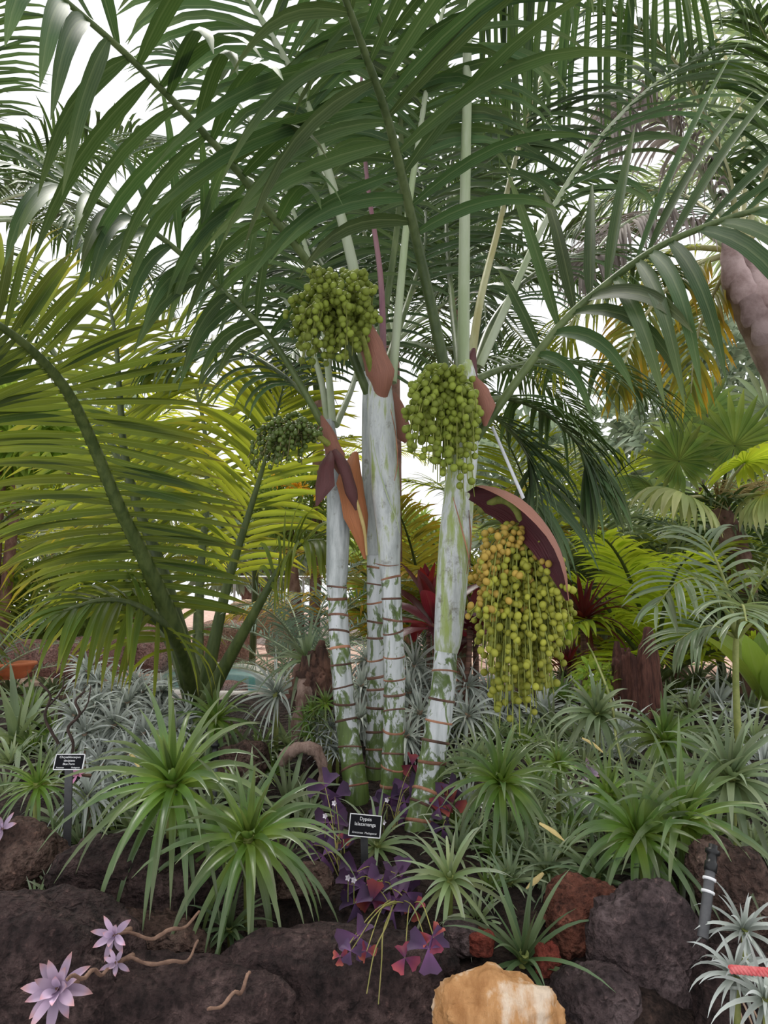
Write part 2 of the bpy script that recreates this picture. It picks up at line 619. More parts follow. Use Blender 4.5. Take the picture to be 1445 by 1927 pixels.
M['ghostpink'] = leafmat('pink_succulent_leaf', [(0, (.6, .3, .5)), (1, (.65, .25, .4))], (.6, .4, .5), .1, .6, vein=.0)
M['ghostwhite'] = leafmat('white_succulent_leaf', [(0, (.7, .65, .7)), (1, (.75, .7, .78))], (.6, .6, .6), .1, .6, vein=.0)
M['broad'] = leafmat('broad_green_leaf', [(0, (.22, .30, .05)), (1, (.20, .30, .06))], (.45, .55, .06), .4, .4)
M['bush'] = leafmat('mixed_shrub_leaf', [(0, (.16, .24, .06)), (1, (.22, .30, .08))], (.45, .55, .1), .35, .5)
M['bushlime'] = leafmat('light_shrub_leaf', [(0, (.28, .42, .05)), (1, (.34, .46, .08))], (.6, .75, .1), .4, .5)
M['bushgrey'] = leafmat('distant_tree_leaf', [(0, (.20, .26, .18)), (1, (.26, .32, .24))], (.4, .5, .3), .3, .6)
M['petiole'] = solidmat('green_leaf_stalk', (.06, .09, .03), .4, (.13, .17, .065), 10, (1, 1, .2), spec=.3)
M['petpale'] = solidmat('pale_waxy_leaf_stalk', (.30, .37, .20), .4, (.42, .47, .33), 9, (1, 1, .2), spec=.4)
M['petyellow'] = solidmat('yellowish_leaf_stalk', (.36, .33, .14), .45, (.45, .45, .25), 9, (1, 1, .2))
M['petpurple'] = solidmat('purple_leaf_stalk', (.16, .05, .09), .4, (.24, .12, .14), 9, (1, 1, .2))
M['petleft'] = solidmat('olive_leaf_stalk', (.05, .075, .018), .5, (.095, .125, .035), 30, (1, 1, .12))
M['ring'] = solidmat('leaf_scar_ring', (.16, .07, .045), .75, (.42, .20, .12), 12, thr=(.35, .6), rnd=.35)
M['ringdark'] = solidmat('dark_leaf_scar_ring', (.07, .038, .028), .8, (.19, .10, .07), 16, thr=(.35, .6), rnd=.35)
M['spathe'] = twosided('brown_spathe', (.30, .125, .085), (.07, .01, .015))
M['spathedark'] = twosided('dark_spathe', (.10, .03, .03), (.05, .01, .012))
M['spatheor'] = twosided('orange_brown_spathe', (.42, .15, .055), (.05, .02, .015))
M['fruit'] = solidmat('green_fruit_skin', (.145, .19, .025), .55, (.22, .26, .038), 30, rnd=.3, spec=.25)
M['fruitdark'] = solidmat('dark_green_fruit_skin', (.06, .095, .018), .4, (.10, .14, .025), 30, rnd=.3)
M['fruitripe'] = solidmat('yellow_green_fruit_skin', (.26, .285, .035), .55, (.36, .35, .05), 30, rnd=.22, spec=.25)
M['fruitgold'] = solidmat('golden_fruit_skin', (.36, .26, .05), .55, (.45, .29, .06), 30, rnd=.2, spec=.25)
M['oxstalk'] = solidmat('thin_yellow_green_stalk', (.24, .24, .06), .6, (.32, .28, .09), 30)
M['strand'] = solidmat('fruit_strand', (.17, .20, .035), .7, (.26, .28, .06), 30)
M['stranddark'] = solidmat('dry_fruit_strand', (.09, .08, .03), .7, (.15, .14, .05), 30)
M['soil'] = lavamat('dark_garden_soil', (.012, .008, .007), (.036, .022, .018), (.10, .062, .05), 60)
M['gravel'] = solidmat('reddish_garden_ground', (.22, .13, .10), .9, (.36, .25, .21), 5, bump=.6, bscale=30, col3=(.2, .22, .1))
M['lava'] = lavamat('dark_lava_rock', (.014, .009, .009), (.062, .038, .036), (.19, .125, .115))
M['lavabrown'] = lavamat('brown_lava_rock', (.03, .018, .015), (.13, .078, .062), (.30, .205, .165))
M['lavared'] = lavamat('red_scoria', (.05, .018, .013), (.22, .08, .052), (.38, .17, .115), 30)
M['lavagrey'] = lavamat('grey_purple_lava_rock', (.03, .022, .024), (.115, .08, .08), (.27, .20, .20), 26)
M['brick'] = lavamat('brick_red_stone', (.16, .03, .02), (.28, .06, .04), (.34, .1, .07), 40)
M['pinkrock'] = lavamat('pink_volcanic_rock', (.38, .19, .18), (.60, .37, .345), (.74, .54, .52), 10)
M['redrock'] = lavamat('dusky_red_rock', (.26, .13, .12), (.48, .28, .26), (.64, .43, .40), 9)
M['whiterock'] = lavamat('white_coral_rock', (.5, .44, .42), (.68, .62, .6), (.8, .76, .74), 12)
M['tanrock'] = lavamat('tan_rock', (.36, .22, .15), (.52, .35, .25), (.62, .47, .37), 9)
M['orangerock'] = solidmat('orange_banded_rock', (.36, .16, .05), .65, (.56, .29, .115), 9, (1.8, 1.2, .35), .7, 22, (.78, .62, .47), 8, (.36, .52), 0)
M['wood'] = solidmat('weathered_driftwood', (.13, .075, .055), .85, (.34, .235, .195), 9, (3, 3, .7), .6, 22)
M['woodred'] = solidmat('red_brown_wood', (.045, .022, .016), .85, (.17, .085, .058), 9, (2, 2, .6), .7, 20)
M['stump'] = solidmat('rotten_stump_wood', (.07, .026, .02), .85, (.22, .09, .065), 14, (3, 3, .35), .8, 22, (.45, .30, .2), 6, (.42, .66))
M['barkpink'] = solidmat('pinkish_palm_bark', (.24, .16, .15), .85, (.42, .31, .30), 6, bump=.5, bscale=14)
M['barkbrown'] = solidmat('red_brown_palm_bark', (.15, .075, .06), .9, (.3, .18, .14), 9, (1, 1, .6), .7, 16)
M['cane'] = solidmat('ringed_dark_cane', (.07, .035, .025), .7, (.2, .10, .07), 24, (.2, .2, 4), .2, 30)
M['twig'] = solidmat('dark_twig', (.04, .025, .02), .8, (.09, .055, .045), 20)
M['vine'] = solidmat('bare_vine', (.12, .065, .045), .8, (.22, .13, .09), 25, bump=.4)
M['roots'] = solidmat('pale_roots', (.3, .2, .14), .8, (.42, .3, .22), 20)
M['stemgreen'] = solidmat('green_stem', (.2, .24, .06), .5, (.3, .32, .1), 20)
M['black'] = solidmat('black_plastic', (.012, .012, .013), .35, rnd=.1)
M['signblack'] = solidmat('engraved_sign_black', (.004, .004, .007), .45, rnd=.0, spec=.12)
M['grey'] = solidmat('dark_grey_stake', (.07, .07, .075), .4, (.1, .1, .105), 20, rnd=.1)
M['white'] = solidmat('white_lettering', (.85, .85, .87), .5, rnd=.0)
M['strap'] = solidmat('white_strap', (.62, .63, .68), .4, rnd=.0)
M['terracotta'] = solidmat('terracotta', (.50, .15, .06), .6, (.62, .2, .09), 9, rnd=.0)
M['rope'] = solidmat('pink_rope_fibre', (.62, .08, .09), .6, (.75, .2, .2), 60, rnd=.0)
M['path'] = solidmat('pale_concrete', (.55, .52, .5), .8, (.66, .63, .62), 8, rnd=.05)
M['flower'] = leafmat('orange_yellow_flower', [(0, (.8, .4, .02)), (1, (.85, .5, .04))], (.9, .5, .05), .3, .5)
M['straw'] = solidmat('straw_flower_stalk', (.48, .36, .14), .8, (.58, .46, .2), 15)
M['metal'] = solidmat('galvanised_wire', (.35, .36, .37), .4, metal=.8)

m, nt, N_, Lk_, out_ = newmat('pool_water')
pb_ = N_.new('ShaderNodeBsdfPrincipled')
pb_.inputs['Base Color'].default_value = (.16, .42, .47, 1)
pb_.inputs['Roughness'].default_value = .08
tcw = N_.new('ShaderNodeTexCoord')
nw = N_.new('ShaderNodeTexNoise')
nw.inputs['Scale'].default_value = 5
Lk_.new(tcw.outputs['Object'], nw.inputs['Vector'])
bw = N_.new('ShaderNodeBump')
bw.inputs['Strength'].default_value = .12
Lk_.new(nw.outputs[0], bw.inputs['Height'])
Lk_.new(bw.outputs[0], pb_.inputs['Normal'])
Lk_.new(pb_.outputs[0], out_.inputs[0])
M['water'] = m


# ------------------------------------------------------------------ builders
def frond(t, pts, n=24, L=.6, W=.045, ang=60, angL=None, nh=(0, -1, .4), vee=15, droop=.8, t0=.3, mat='palm', pet='petiole',
          r=(.016, .003), sep=0, jit=6, nseg=6, fold=.3, lprof=None, wav=0.0, name='leaflet', pts3d=False, droopL=None, tend=.99, endang=25):
    """one feather leaf: a part of t whose mesh is the stalk, leaflets below it"""
    C = np.array(pts, float) if pts3d else np.array([P(*p) for p in pts])
    c = spline(C, 40)
    mb = MB()
    tube(mb, c, r, 7)
    f = part('frond', mb, M[pet], t)
    T = nrm(np.gradient(c, axis=0))
    s = np.linspace(t0, tend, n)
    for sgn in (1, -1):
        ss = np.clip(s + RNG.uniform(-.3, .3, n) * (s[1] - s[0]), 0, 1)
        idx = ss * 39
        i0 = np.clip(idx.astype(int), 0, 38)
        fr = (idx - i0)[:, None]
        root = c[i0] * (1 - fr) + c[i0 + 1] * fr
        tt = nrm(T[i0] * (1 - fr) + T[i0 + 1] * fr)
        side = nrm(np.cross(tt, np.array(nh, float)))
        nn = nrm(np.cross(side, tt))
        q = (ss - t0) / (tend - t0)
        a0 = ang if sgn > 0 or angL is None else angL
        a = np.radians(a0 - (a0 - min(a0, endang)) * q ** 3 + RNG.normal(0, jit, n))[:, None]
        ve = np.radians(vee + RNG.normal(0, jit, n))[:, None]
        d = np.cos(a) * tt + np.sin(a) * (sgn * side * np.cos(ve) + nn * np.sin(ve))
        lp = np.interp(q, [0, .12, .45, .8, 1], [.62, .85, 1, .8, .45]) if lprof is None else np.interp(q, *lprof)
        LL = L * lp * RNG.uniform(.9, 1.08, n)
        dr = (droop if sgn > 0 or droopL is None else droopL) * RNG.uniform(.6, 1.4, n)
        b = leaves(root, d, nn, LL, W * (.75 + .25 * lp) * RNG.uniform(.85, 1.1, n), dr, nseg, pr_leaflet, fold, wav)
        emit(b, M[mat], t, f, name, sep, 'leaflets')
    return f


def arch(base, az, L, el0, bend, n=7):
    """3-D arching midrib starting at base"""
    az = math.radians(az)
    out = [np.array(base, float)]
    el = math.radians(el0)
    for k in range(n - 1):
        d = np.array([math.cos(az) * math.cos(el), math.sin(az) * math.cos(el), math.sin(el)])
        out.append(out[-1] + d * L / (n - 1))
        el -= math.radians(bend) / (n - 1) * (0.6 + .8 * k / (n - 2))
    return np.array(out)


def feather_palm(label, crown, L, nf, mat, pet='petiole', trunk=None, az0=0, azr=360, el=(75, 10), bend=(70, 110), nl=26, W=.035, lf=.34,
                 group=None, name='feather_palm', bark='barkbrown', droop=.9, t0=.22, tr=.06, r=(.02, .004), cap=None):
    crown = np.array(crown, float)
    if cap:
        crown[2] = min(crown[2], H(crown[0], crown[1]) + cap)
    foot = np.array([crown[0], crown[1], H(crown[0], crown[1]) - .03]) if trunk is None else np.array(trunk, float)
    t = thing(name, label, 'palm', foot, group)
    if np.linalg.norm(crown - foot) > .12:
        mb = MB()
        tube(mb, spline([foot, foot * .5 + crown * .5 + np.array([.02, 0, 0]), crown], 14), [tr * 1.15, tr], 12, .04)
        part('trunk', mb, M[bark], t)
    for i in range(nf):
        az = az0 + azr * ((i * .618) % 1.0) + RNG.uniform(-8, 8)
        q = (i + .5) / nf
        e = el[0] + (el[1] - el[0]) * q + RNG.uniform(-6, 6)
        pts = arch(crown, az, L * RNG.uniform(.85, 1.1), e, RNG.uniform(*bend))
        frond(t, pts, nl, L * lf, W, 58, nh=(0, 0, 1) if e < 60 else (-math.cos(math.radians(az)), -math.sin(math.radians(az)), .4),
              vee=15, droop=droop, t0=t0, mat=mat, pet=pet, r=r, pts3d=True, nseg=4)
    return t


def rosette(name, label, px, py, R, n=40, mat='brom', W=None, d=None, tilt=25, el=(85, -8), droop=(.3, 1.6), sep=False, group=None,
            cat='bromeliad', prof=pr_brom, fold=.35, wav=0.0, h=0.0, stem=None, nseg=7, inner=.55, lean=(0, 0), stemr=.006, curl=0, part_name='leaf', gain=1.3, short=False):
    c = G(px, py) if d is None else P(px, py, d)
    dd = c[1]
    Rw = Wd(R * gain, dd)
    W = (Wd(W * gain ** .5, dd) if W else Rw * .1)
    foot = c.copy()
    if stem is not None or d is not None:
        foot = np.array([c[0], c[1] + .02, min(H(c[0], c[1]), c[2] - .02) - .01])
    if short:
        foot = c + np.array([.01, .07, -.02])
    t = thing(name, label, cat, foot, group)
    ax = nrm(np.array([math.sin(math.radians(lean[0])), -math.sin(math.radians(tilt)), math.cos(math.radians(tilt))]))
    X = nrm(np.cross(ax, [0.05, 1, 0.1]))
    Y = np.cross(ax, X)
    i = np.arange(n)
    az = np.radians(i * 137.508 + RNG.uniform(0, 360)) + RNG.normal(0, .08, n)
    q = ((i + .5) / n) ** .8
    e = np.radians(el[0] + (el[1] - el[0]) * q + RNG.normal(0, 6, n))[:, None]
    rad = X * np.cos(az)[:, None] + Y * np.sin(az)[:, None]
    dv = rad * np.cos(e) + ax * np.sin(e)
    nv = ax * np.cos(e) - rad * np.sin(e)
    L = Rw * (inner + (1 - inner) * np.minimum(1, q * 1.6)) * RNG.uniform(.85, 1.15, n) * 1.12
    root = c + rad * (Rw * .045) * np.cos(e) - ax * (q * Rw * .06)[:, None]
    dr = droop[0] + (droop[1] - droop[0]) * q
    b = leaves(root, dv, nv, L, W * RNG.uniform(.85, 1.1, n), dr * RNG.uniform(.7, 1.3, n), nseg, prof, fold, wav, twist=curl)
    mb = MB()
    bot = foot if np.linalg.norm(foot - c) > .02 else c - ax * Rw * .2
    tube(mb, spline([bot, (bot + c) / 2, c + ax * Rw * .04], 6), [stemr + Rw * .02, Rw * .05 + .002], 7)
    part('stem', mb, M['stemgreen'] if stem is None else M[stem], t)
    emit(b, M[mat], t, t, part_name, n if sep else 0, 'foliage')
    return t


def rock(label, px, py, rx, ry, mat, d=None, depth=.8, seed=0, sub=4, rough=.22, name='lava_rock', group=None, flat=0.0, rot=0.0, push=0.0, pits=.0, flute=0.0):
    c = (G(px, py) if d is None else P(px, py, d)) + np.array([0, push, 0])
    dd = c[1]
    a, b = Wd(rx, dd), Wd(ry, dd)
    bm = bpy.data.meshes.new('tmp')
    import bmesh
    bb = bmesh.new()
    bmesh.ops.create_icosphere(bb, subdivisions=sub, radius=1)
    bb.verts.ensure_lookup_table()
    V = np.array([v.co[:] for v in bb.verts])
    F = np.array([[v.index for v in f.verts] for f in bb.faces])
    bb.free()
    bpy.data.meshes.remove(bm)
    off = Vector((seed * 7.3, seed * 3.1, seed * 1.7))
    out = np.empty(len(V))
    for k, v in enumerate(V):
        p = Vector(v) * 1.1 + off
        h = mnoise.noise(p) * 1.0 + mnoise.noise(p * 2.3) * .5 + mnoise.noise(p * 5.1) * .26 + mnoise.noise(p * 11) * .16
        if sub > 4:
            h += mnoise.noise(p * 22) * .14 + mnoise.noise(p * 41) * .07
        if pits:
            h -= pits * max(0, .35 - mnoise.voronoi(p * 4.5)[0][0]) * 3
        out[k] = 1 + rough * h
    if flute:
        out += flute * np.sin(V[:, 0] * 9 + 1.5 * V[:, 2] + np.sin(V[:, 2] * 3)) * (.6 + .4 * np.sin(V[:, 0] * 4))
    # squarish block: p-norm
    pw = 2.0 + 1.6 * (1 - flat)
    blk = (np.abs(V) ** pw).sum(1) ** (-1 / pw)
    V2 = V * (blk * .85 + .1)[:, None] * out[:, None]
    V2 *= np.array([a, min(a, b) * depth, b])
    cr, sr = math.cos(rot), math.sin(rot)
    V2 = np.stack([V2[:, 0] * cr - V2[:, 2] * sr, V2[:, 1], V2[:, 0] * sr + V2[:, 2] * cr], 1)
    mb = MB().add(V2 + c, F)
    return solo(name, mb, M[mat], label, 'rock', c, group)


def blob(t, name, c, rad, n, size, mat, parent=None, prof=pr_broad, W=.35):
    """leafy crown mass"""
    v = nrm(RNG.standard_normal((n, 3)))
    rr = RNG.uniform(.55, 1.0, (n, 1)) ** .5
    lump = 1 + .25 * np.sin(v[:, :1] * 5 + v[:, 2:] * 4 + c[0]) * np.cos(v[:, 1:2] * 6 + 1)
    root = np.asarray(c) + v * rr * lump * np.asarray(rad)
    d = nrm(v + RNG.standard_normal((n, 3)) * .7)
    nn = nrm(np.cross(d, RNG.standard_normal((n, 3))))
    b = leaves(root, d, nn, size * RNG.uniform(.6, 1.3, n), size * W, .6, 3, prof, .2)
    emit(b, M[mat], t, parent or t, 'leaf', 0, name)


def boat(pts, wid, nh, depth=.6, n=16, m=9, open_=1.0, pixels=True):
    """a spathe: boat-shaped sheath with curled sides"""
    C = spline(np.array([P(*p) for p in pts]) if pixels else np.array(pts, float), n)
    w = np.interp(np.linspace(0, 1, n), np.linspace(0, 1, len(wid)), wid)
    T = nrm(np.gradient(C, axis=0))
    S = nrm(np.cross(T, np.array(nh, float)))
    Nn = nrm(np.cross(S, T))
    a = np.linspace(-1, 1, m)
    ru = 1 + .08 * np.sin(np.linspace(0, 11, n))[:, None, None] * np.abs(a)[None, :, None]
    v = C[:, None] + S[:, None] * (np.sin(a * 1.35 * open_))[None, :, None] * w[:, None, None] * ru \
        - Nn[:, None] * (np.cos(a * 1.35 * open_) - 1)[None, :, None] * -1 * w[:, None, None] * depth * 1.6
    uv = np.stack(np.broadcast_arrays(np.linspace(0, 1, m)[None, :], np.linspace(0, 1, n)[:, None]), -1)
    return MB().add(v, grid_faces(n, m), uv)


def ico(sub=2):
    import bmesh
    bb = bmesh.new()
    bmesh.ops.create_icosphere(bb, subdivisions=sub, radius=1)
    V = np.array([v.co[:] for v in bb.verts])
    F = np.array([[v.index for v in f.verts] for f in bb.faces])
    bb.free()
    return V, F


ICO2 = ico(2)
FR_MESH = {}


def fruit_mesh(mat):
    if mat not in FR_MESH:
        V, F = ICO2
        FR_MESH[mat] = MB().add(V * np.array([.92, .92, 1.08]), F).mesh('fruit', M[mat])
    return FR_MESH[mat]


def bunch(t, stalk, ends, nper, rpx, mats, sepmax, strand='strand', spread=1.0, stalk_r=(.014, .006), stalkmat='strand', start=.15, name='fruit_cluster', startpts=None):
    """stalk: pixel polyline; ends: list of (px,py,d) strand ends; fruits sit along strands"""
    c = spline(np.array([P(*p) for p in stalk]), 20)
    mb = MB()
    tube(mb, c, stalk_r, 8)
    cl = part(name, mb, M[stalkmat], t)
    org = np.array(t.location)
    sm = MB()
    fr = []
    for k, e in enumerate(ends):
        E = P(*e)
        s = RNG.uniform(start, 1) ** .8
        s0 = c[int(s * 19)]
        mid = s0 * .5 + E * .5
        out = (E - s0)
        out[2] = 0
        mid = mid + out * .22 * spread + np.array([0, 0, .22 * abs(E[2] - s0[2]) + .01])
        cc = spline([s0, mid, E], 14)
        tube(sm, cc, [.0035, .0018], 4)
        npf = nper if isinstance(nper, int) else RNG.integers(*nper)
        rad = Wd(rpx, E[1])
        ln = np.linalg.norm(np.diff(cc, axis=0), axis=1).sum()
        npf = max(2, min(npf, int(ln / (rad * .95))))
        for j in range(npf):
            q = 1 - (j + RNG.uniform(.1, .9)) / npf * .82
            p = cc[int(q * 13)] + RNG.normal(0, 1, 3) * rad * .35
            off = RNG.normal(0, 1, 3)
            off[2] *= .3
            p = p + nrm(off) * rad * .85
            fr.append((p, rad * RNG.uniform(.85, 1.12), E))
    part('strands', sm, M[strand], t, parent=cl)
    # thin out overlapping ones
    keep = []
    pos = np.array([f[0] for f in fr])
    rad = np.array([f[1] for f in fr])
    alive = np.ones(len(fr), bool)
    for i in range(len(fr)):
        if not alive[i]:
            continue
        keep.append(i)
        dd = np.linalg.norm(pos[i + 1:] - pos[i], axis=1)
        alive[i + 1:] &= dd > (rad[i] + rad[i + 1:]) * .6
    keep.sort(key=lambda i: pos[i][1])
    joined = {}
    cy = pos[keep].mean(0)
    for rank, i in enumerate(keep):
        p, r, _ = fr[i]
        mt = mats(p, cy) if callable(mats) else mats
        if rank < sepmax:
            o = link('fruit', fruit_mesh(mt), cl, p - org)
            o.scale = (r, r, r)
            o.rotation_euler = (RNG.uniform(-.7, .7), RNG.uniform(-.7, .7), 0)
        else:
            joined.setdefault(mt, []).append((p, r))
    for mt, lst in joined.items():
        mb = MB()
        for p, r in lst:
            mb.add(ICO2[0] * r + p, ICO2[1])
        part('fruits', mb, M[mt], t, stuff=True, parent=cl)
    return len(keep)


# ================================================================== the setting
def terrain():
    xs = np.concatenate([np.linspace(-30, -3.2, 24), np.linspace(-3, 3, 150), np.linspace(3.2, 30, 24)])
    ys = np.concatenate([np.linspace(0.6, 4.6, 130), np.linspace(4.7, 12, 60), np.linspace(12.5, 60, 30)])
    X, Y = np.meshgrid(xs, ys)
    Z = H(X, Y)
    near = Y < 4.6
    for i in np.argwhere(near & (np.abs(X) < 3)):
        x, y = X[tuple(i)], Y[tuple(i)]
        p = Vector((x * 3, y * 3, 2.0))
        Z[tuple(i)] += .05 * mnoise.noise(p) + .025 * mnoise.noise(p * 3.1) + .012 * mnoise.noise(p * 8)
    V = np.stack([X, Y, Z], -1).reshape(-1, 3)
    F = grid_faces(len(ys), len(xs))
    cen = V[F].mean(1)
    n = cen[:, 1] < 4.6
    a, b = MB().add(V, F[n]), MB().add(V, F[~n])
    struct('floor_bed', a, M['soil'])
    struct('floor', b, M['gravel'])


terrain()


def pool(label, outline, name='pool', rim=True):
    """outline: pixels hit on the plane z=.56"""
    pts = []
    for px, py in outline:
        u, v = (px - CX) / FPX, (CY - py) / FPX
        dz = SP + v * CP
        k = (0.57 - CAMZ) / dz
        pts.append([u * k, k * (CP - v * SP), .57])
    pts = spline(np.array(pts + pts[:1]), 40)
    c = pts.mean(0)
    t = thing(name, label, 'pool', c - np.array([0, 0, .1]))
    mb = MB().add(np.vstack([pts, c[None]]), [[i, (i + 1) % 40, 40] for i in range(40)])
    part('water', mb, M['water'], t)
    if rim:
        mb = MB()
        tube(mb, pts + np.array([0, 0, .01]), [.07], 8, flat=.6)
        part('rim', mb, M['path'], t)


pool('turquoise garden pool with a pale rim, left of the white ringed trunks', [(300, 1312), (420, 1316), (505, 1312), (520, 1290), (470, 1262), (380, 1258), (300, 1270)])
pool('small blue pool glimpsed behind the fruit cluster, left of the stump', [(1055, 1290), (1130, 1292), (1175, 1280), (1165, 1262), (1110, 1256), (1060, 1262)])

# ================================================================== the four ringed palms
RINGS = {}


def ringed_palm(name_label, axis, ringpx, shaft, mat, shaftm, group=None):
    """axis: [(px,py,d,width_px)] foot to shaft; ringpx: rows of the scars; shaft: [(px,py,d,width)]"""
    foot = P(*axis[0][:3])
    foot[2] = min(foot[2], H(foot[0], foot[1]) + .0)
    t = thing('ringed_palm', name_label, 'palm', foot)
    pts = np.array([P(a, b, c) for a, b, c, w in axis])
    rad = [Wd(w, c) / 2 for a, b, c, w in axis]
    pts = np.vstack([pts[0] + (pts[0] - pts[1]) * .25, pts])
    rad = [rad[0] * 1.05] + rad
    n = 70
    C = spline(pts, n)
    rr = np.interp(np.linspace(0, 1, n), np.linspace(0, 1, len(rad)), rad)
    # swell slightly at each scar
    rows = np.array([CY - FPX * math.tan(math.atan2(c[2] - CAMZ, c[1]) - PITCH) for c in C])
    for ry in ringpx:
        k = int(np.argmin(np.abs(rows - ry)))
        rr[max(0, k - 1):k + 1] *= 1.03
    mb = MB()
    tube(mb, C, rr, 20)
    tr = part('trunk', mb, M[mat], t)
    T = nrm(np.gradient(C, axis=0))
    for j, ry in enumerate(ringpx):
        k = int(np.argmin(np.abs(rows - ry)))
        mb = MB()
        ax = nrm(T[k] + np.array([RNG.normal(0, .06), RNG.normal(0, .06), 0]))
        X = nrm(np.cross(ax, [0.1, 1, 0]))
        Y = np.cross(ax, X)
        a = np.linspace(0, 2 * np.pi, 22, endpoint=False)
        R0 = rr[k] * 1.0
        hh = RNG.uniform(.0034, .0066)
        prof = [(.97, -hh), (1.035, -hh * .7), (1.055, 0), (1.03, hh * .8), (.97, hh)]
        tl = RNG.uniform(-.17, .17)
        v = [[C[k] + (X * np.cos(q) + Y * np.sin(q)) * R0 * pr + ax * (ph + tl * R0 * np.cos(q + j)) for q in a] for pr, ph in prof]
        mb.add(v, grid_faces(5, 22, True))
        part('ring_scar', mb, M['ring' if RNG.random() < .5 else 'ringdark'], t, parent=tr)
    sp = np.array([P(a, b, c) for a, b, c, w in shaft])
    sr = [Wd(w, c) / 2 for a, b, c, w in shaft]
    mb = MB()
    tube(mb, spline(sp, 40), sr, 22)
    part('crownshaft', mb, M[shaftm], t)
    return t


for nm, lo, hi in (('trunk_a', 0, .45), ('trunk_b', 0, .5)):
    M[nm] = trunkmat(nm, lo, hi)
M['shaft_plain'] = shaftmat('waxy_crownshaft', amount=.62)
M['shaft_green'] = shaftmat('green_streaked_crownshaft', amount=.47)
M['shaft_mid'] = shaftmat('mottled_crownshaft', amount=.53)

A = ringed_palm('slender white ringed palm, leftmost of the four trunks, leaning left above the curved log',
                [(676, 1530, 2.62, 46), (668, 1470, 2.62, 44), (652, 1360, 2.66, 39), (641, 1240, 2.68, 37), (635, 1130, 2.7, 36), (633, 1075, 2.7, 36)],
                [1104, 1129, 1157, 1192, 1219, 1252, 1293, 1327, 1358, 1408, 1442, 1480],
                [(633, 1102, 2.7, 37), (634, 1075, 2.7, 41), (636, 1000, 2.7, 44), (634, 930, 2.7, 40), (628, 870, 2.7, 33), (622, 820, 2.7, 24), (620, 790, 2.7, 16)],
                'trunk_a', 'shaft_plain')
B = ringed_palm('thin white ringed palm standing half hidden behind the straight middle trunk',
                [(704, 1545, 2.78, 34), (704, 1480, 2.78, 33), (706, 1360, 2.8, 32), (707, 1230, 2.8, 31), (706, 1120, 2.8, 31), (706, 1030, 2.8, 31)],
                [1067, 1102, 1136, 1167, 1200, 1241, 1273, 1303, 1337, 1375, 1411, 1443],
                [(706, 1045, 2.8, 36), (706, 1000, 2.8, 44), (703, 920, 2.8, 44), (700, 830, 2.8, 40), (697, 760, 2.8, 32), (695, 700, 2.8, 22)],
                'trunk_b', 'shaft_plain')
Cc = ringed_palm('straight white ringed palm with the tall mottled crownshaft, third trunk from the left',
                 [(735, 1560, 2.6, 42), (737, 1470, 2.6, 40), (741, 1370, 2.62, 38), (742, 1260, 2.63, 38), (739, 1170, 2.63, 36), (735, 1080, 2.63, 36)],
                 [1090, 1127, 1163, 1193, 1233, 1275, 1304, 1336, 1376, 1415, 1448, 1478],
                 [(735, 1092, 2.63, 37), (733, 1060, 2.63, 40), (731, 1000, 2.62, 46), (726, 920, 2.6, 54), (720, 820, 2.6, 55), (716, 760, 2.6, 52), (715, 715, 2.6, 42), (716, 680, 2.6, 24)],
                 'trunk_b', 'shaft_mid')
D = ringed_palm('leaning white ringed palm with green striped crownshaft, rightmost of the four trunks',
                [(772, 1625, 2.33, 44), (787, 1560, 2.36, 50), (806, 1470, 2.4, 49), (822, 1380, 2.42, 47), (833, 1300, 2.44, 45), (839, 1225, 2.46, 42)],
                [1264, 1314, 1357, 1393, 1436, 1491, 1512, 1549],
                [(839, 1226, 2.46, 44), (843, 1195, 2.46, 52), (850, 1100, 2.47, 59), (857, 1010, 2.48, 61), (864, 930, 2.5, 58), (872, 850, 2.52, 56), (877, 780, 2.54, 50), (878, 715, 2.55, 40), (876, 680, 2.55, 24)],
                'trunk_a', 'shaft_green')

# --- leaves of the right leaning palm
frond(D, [(838, 700, 2.5), (815, 590, 2.42), (790, 480, 2.3), (758, 340, 2.1), (725, 210, 1.9), (690, 110, 1.75), (640, -30, 1.55), (560, -260, 1.3)],
      12, .90, .05, 64, nh=(.25, -1, -.5), vee=12, droop=1.15, t0=.34, r=(.024, .007), sep=40, nseg=8, angL=64, tend=.9)
frond(D, [(872, 700, 2.55), (875, 400, 2.55), (879, 200, 2.5), (885, 20, 2.45), (930, -90, 2.5), (1040, -130, 2.6), (1170, -110, 2.8), (1320, -30, 3.1)],
      36, 1.08, .036, 80, nh=(0, .1, 1), vee=-20, droop=3.4, t0=.50, r=(.026, .006), sep=80, pet='petpale', nseg=7, jit=4)
frond(D, [(885, 690, 2.62), (905, 560, 2.7), (935, 440, 2.8), (970, 300, 2.9), (1005, 180, 3.1), (1060, 60, 3.4), (1140, -20, 3.8)],
      26, .6, .032, 60, nh=(-.4, -1, .3), droop=1.3, t0=.36, r=(.019, .005), pet='petyellow', mat='palm_back')
frond(D, [(902, 690, 2.6), (960, 560, 2.6), (1030, 410, 2.62), (1120, 270, 2.7), (1230, 160, 2.9), (1350, 90, 3.2)],
      26, .62, .035, 62, nh=(-.6, -1, .4), droop=1.5, t0=.42, r=(.019, .004), pet='petpale', mat='palm')
frond(D, [(878, 850, 2.56), (920, 790, 2.5), (985, 700, 2.4), (1060, 605, 2.3), (1140, 535, 2.2), (1230, 470, 2.05), (1330, 425, 1.92), (1445, 390, 1.8), (1580, 370, 1.68)],
      13, .74, .05, 62, angL=64, nh=(-.5, -1, .6), vee=10, droop=1.5, droopL=.45, t0=.30, r=(.019, .007), sep=40, nseg=8, tend=.95)
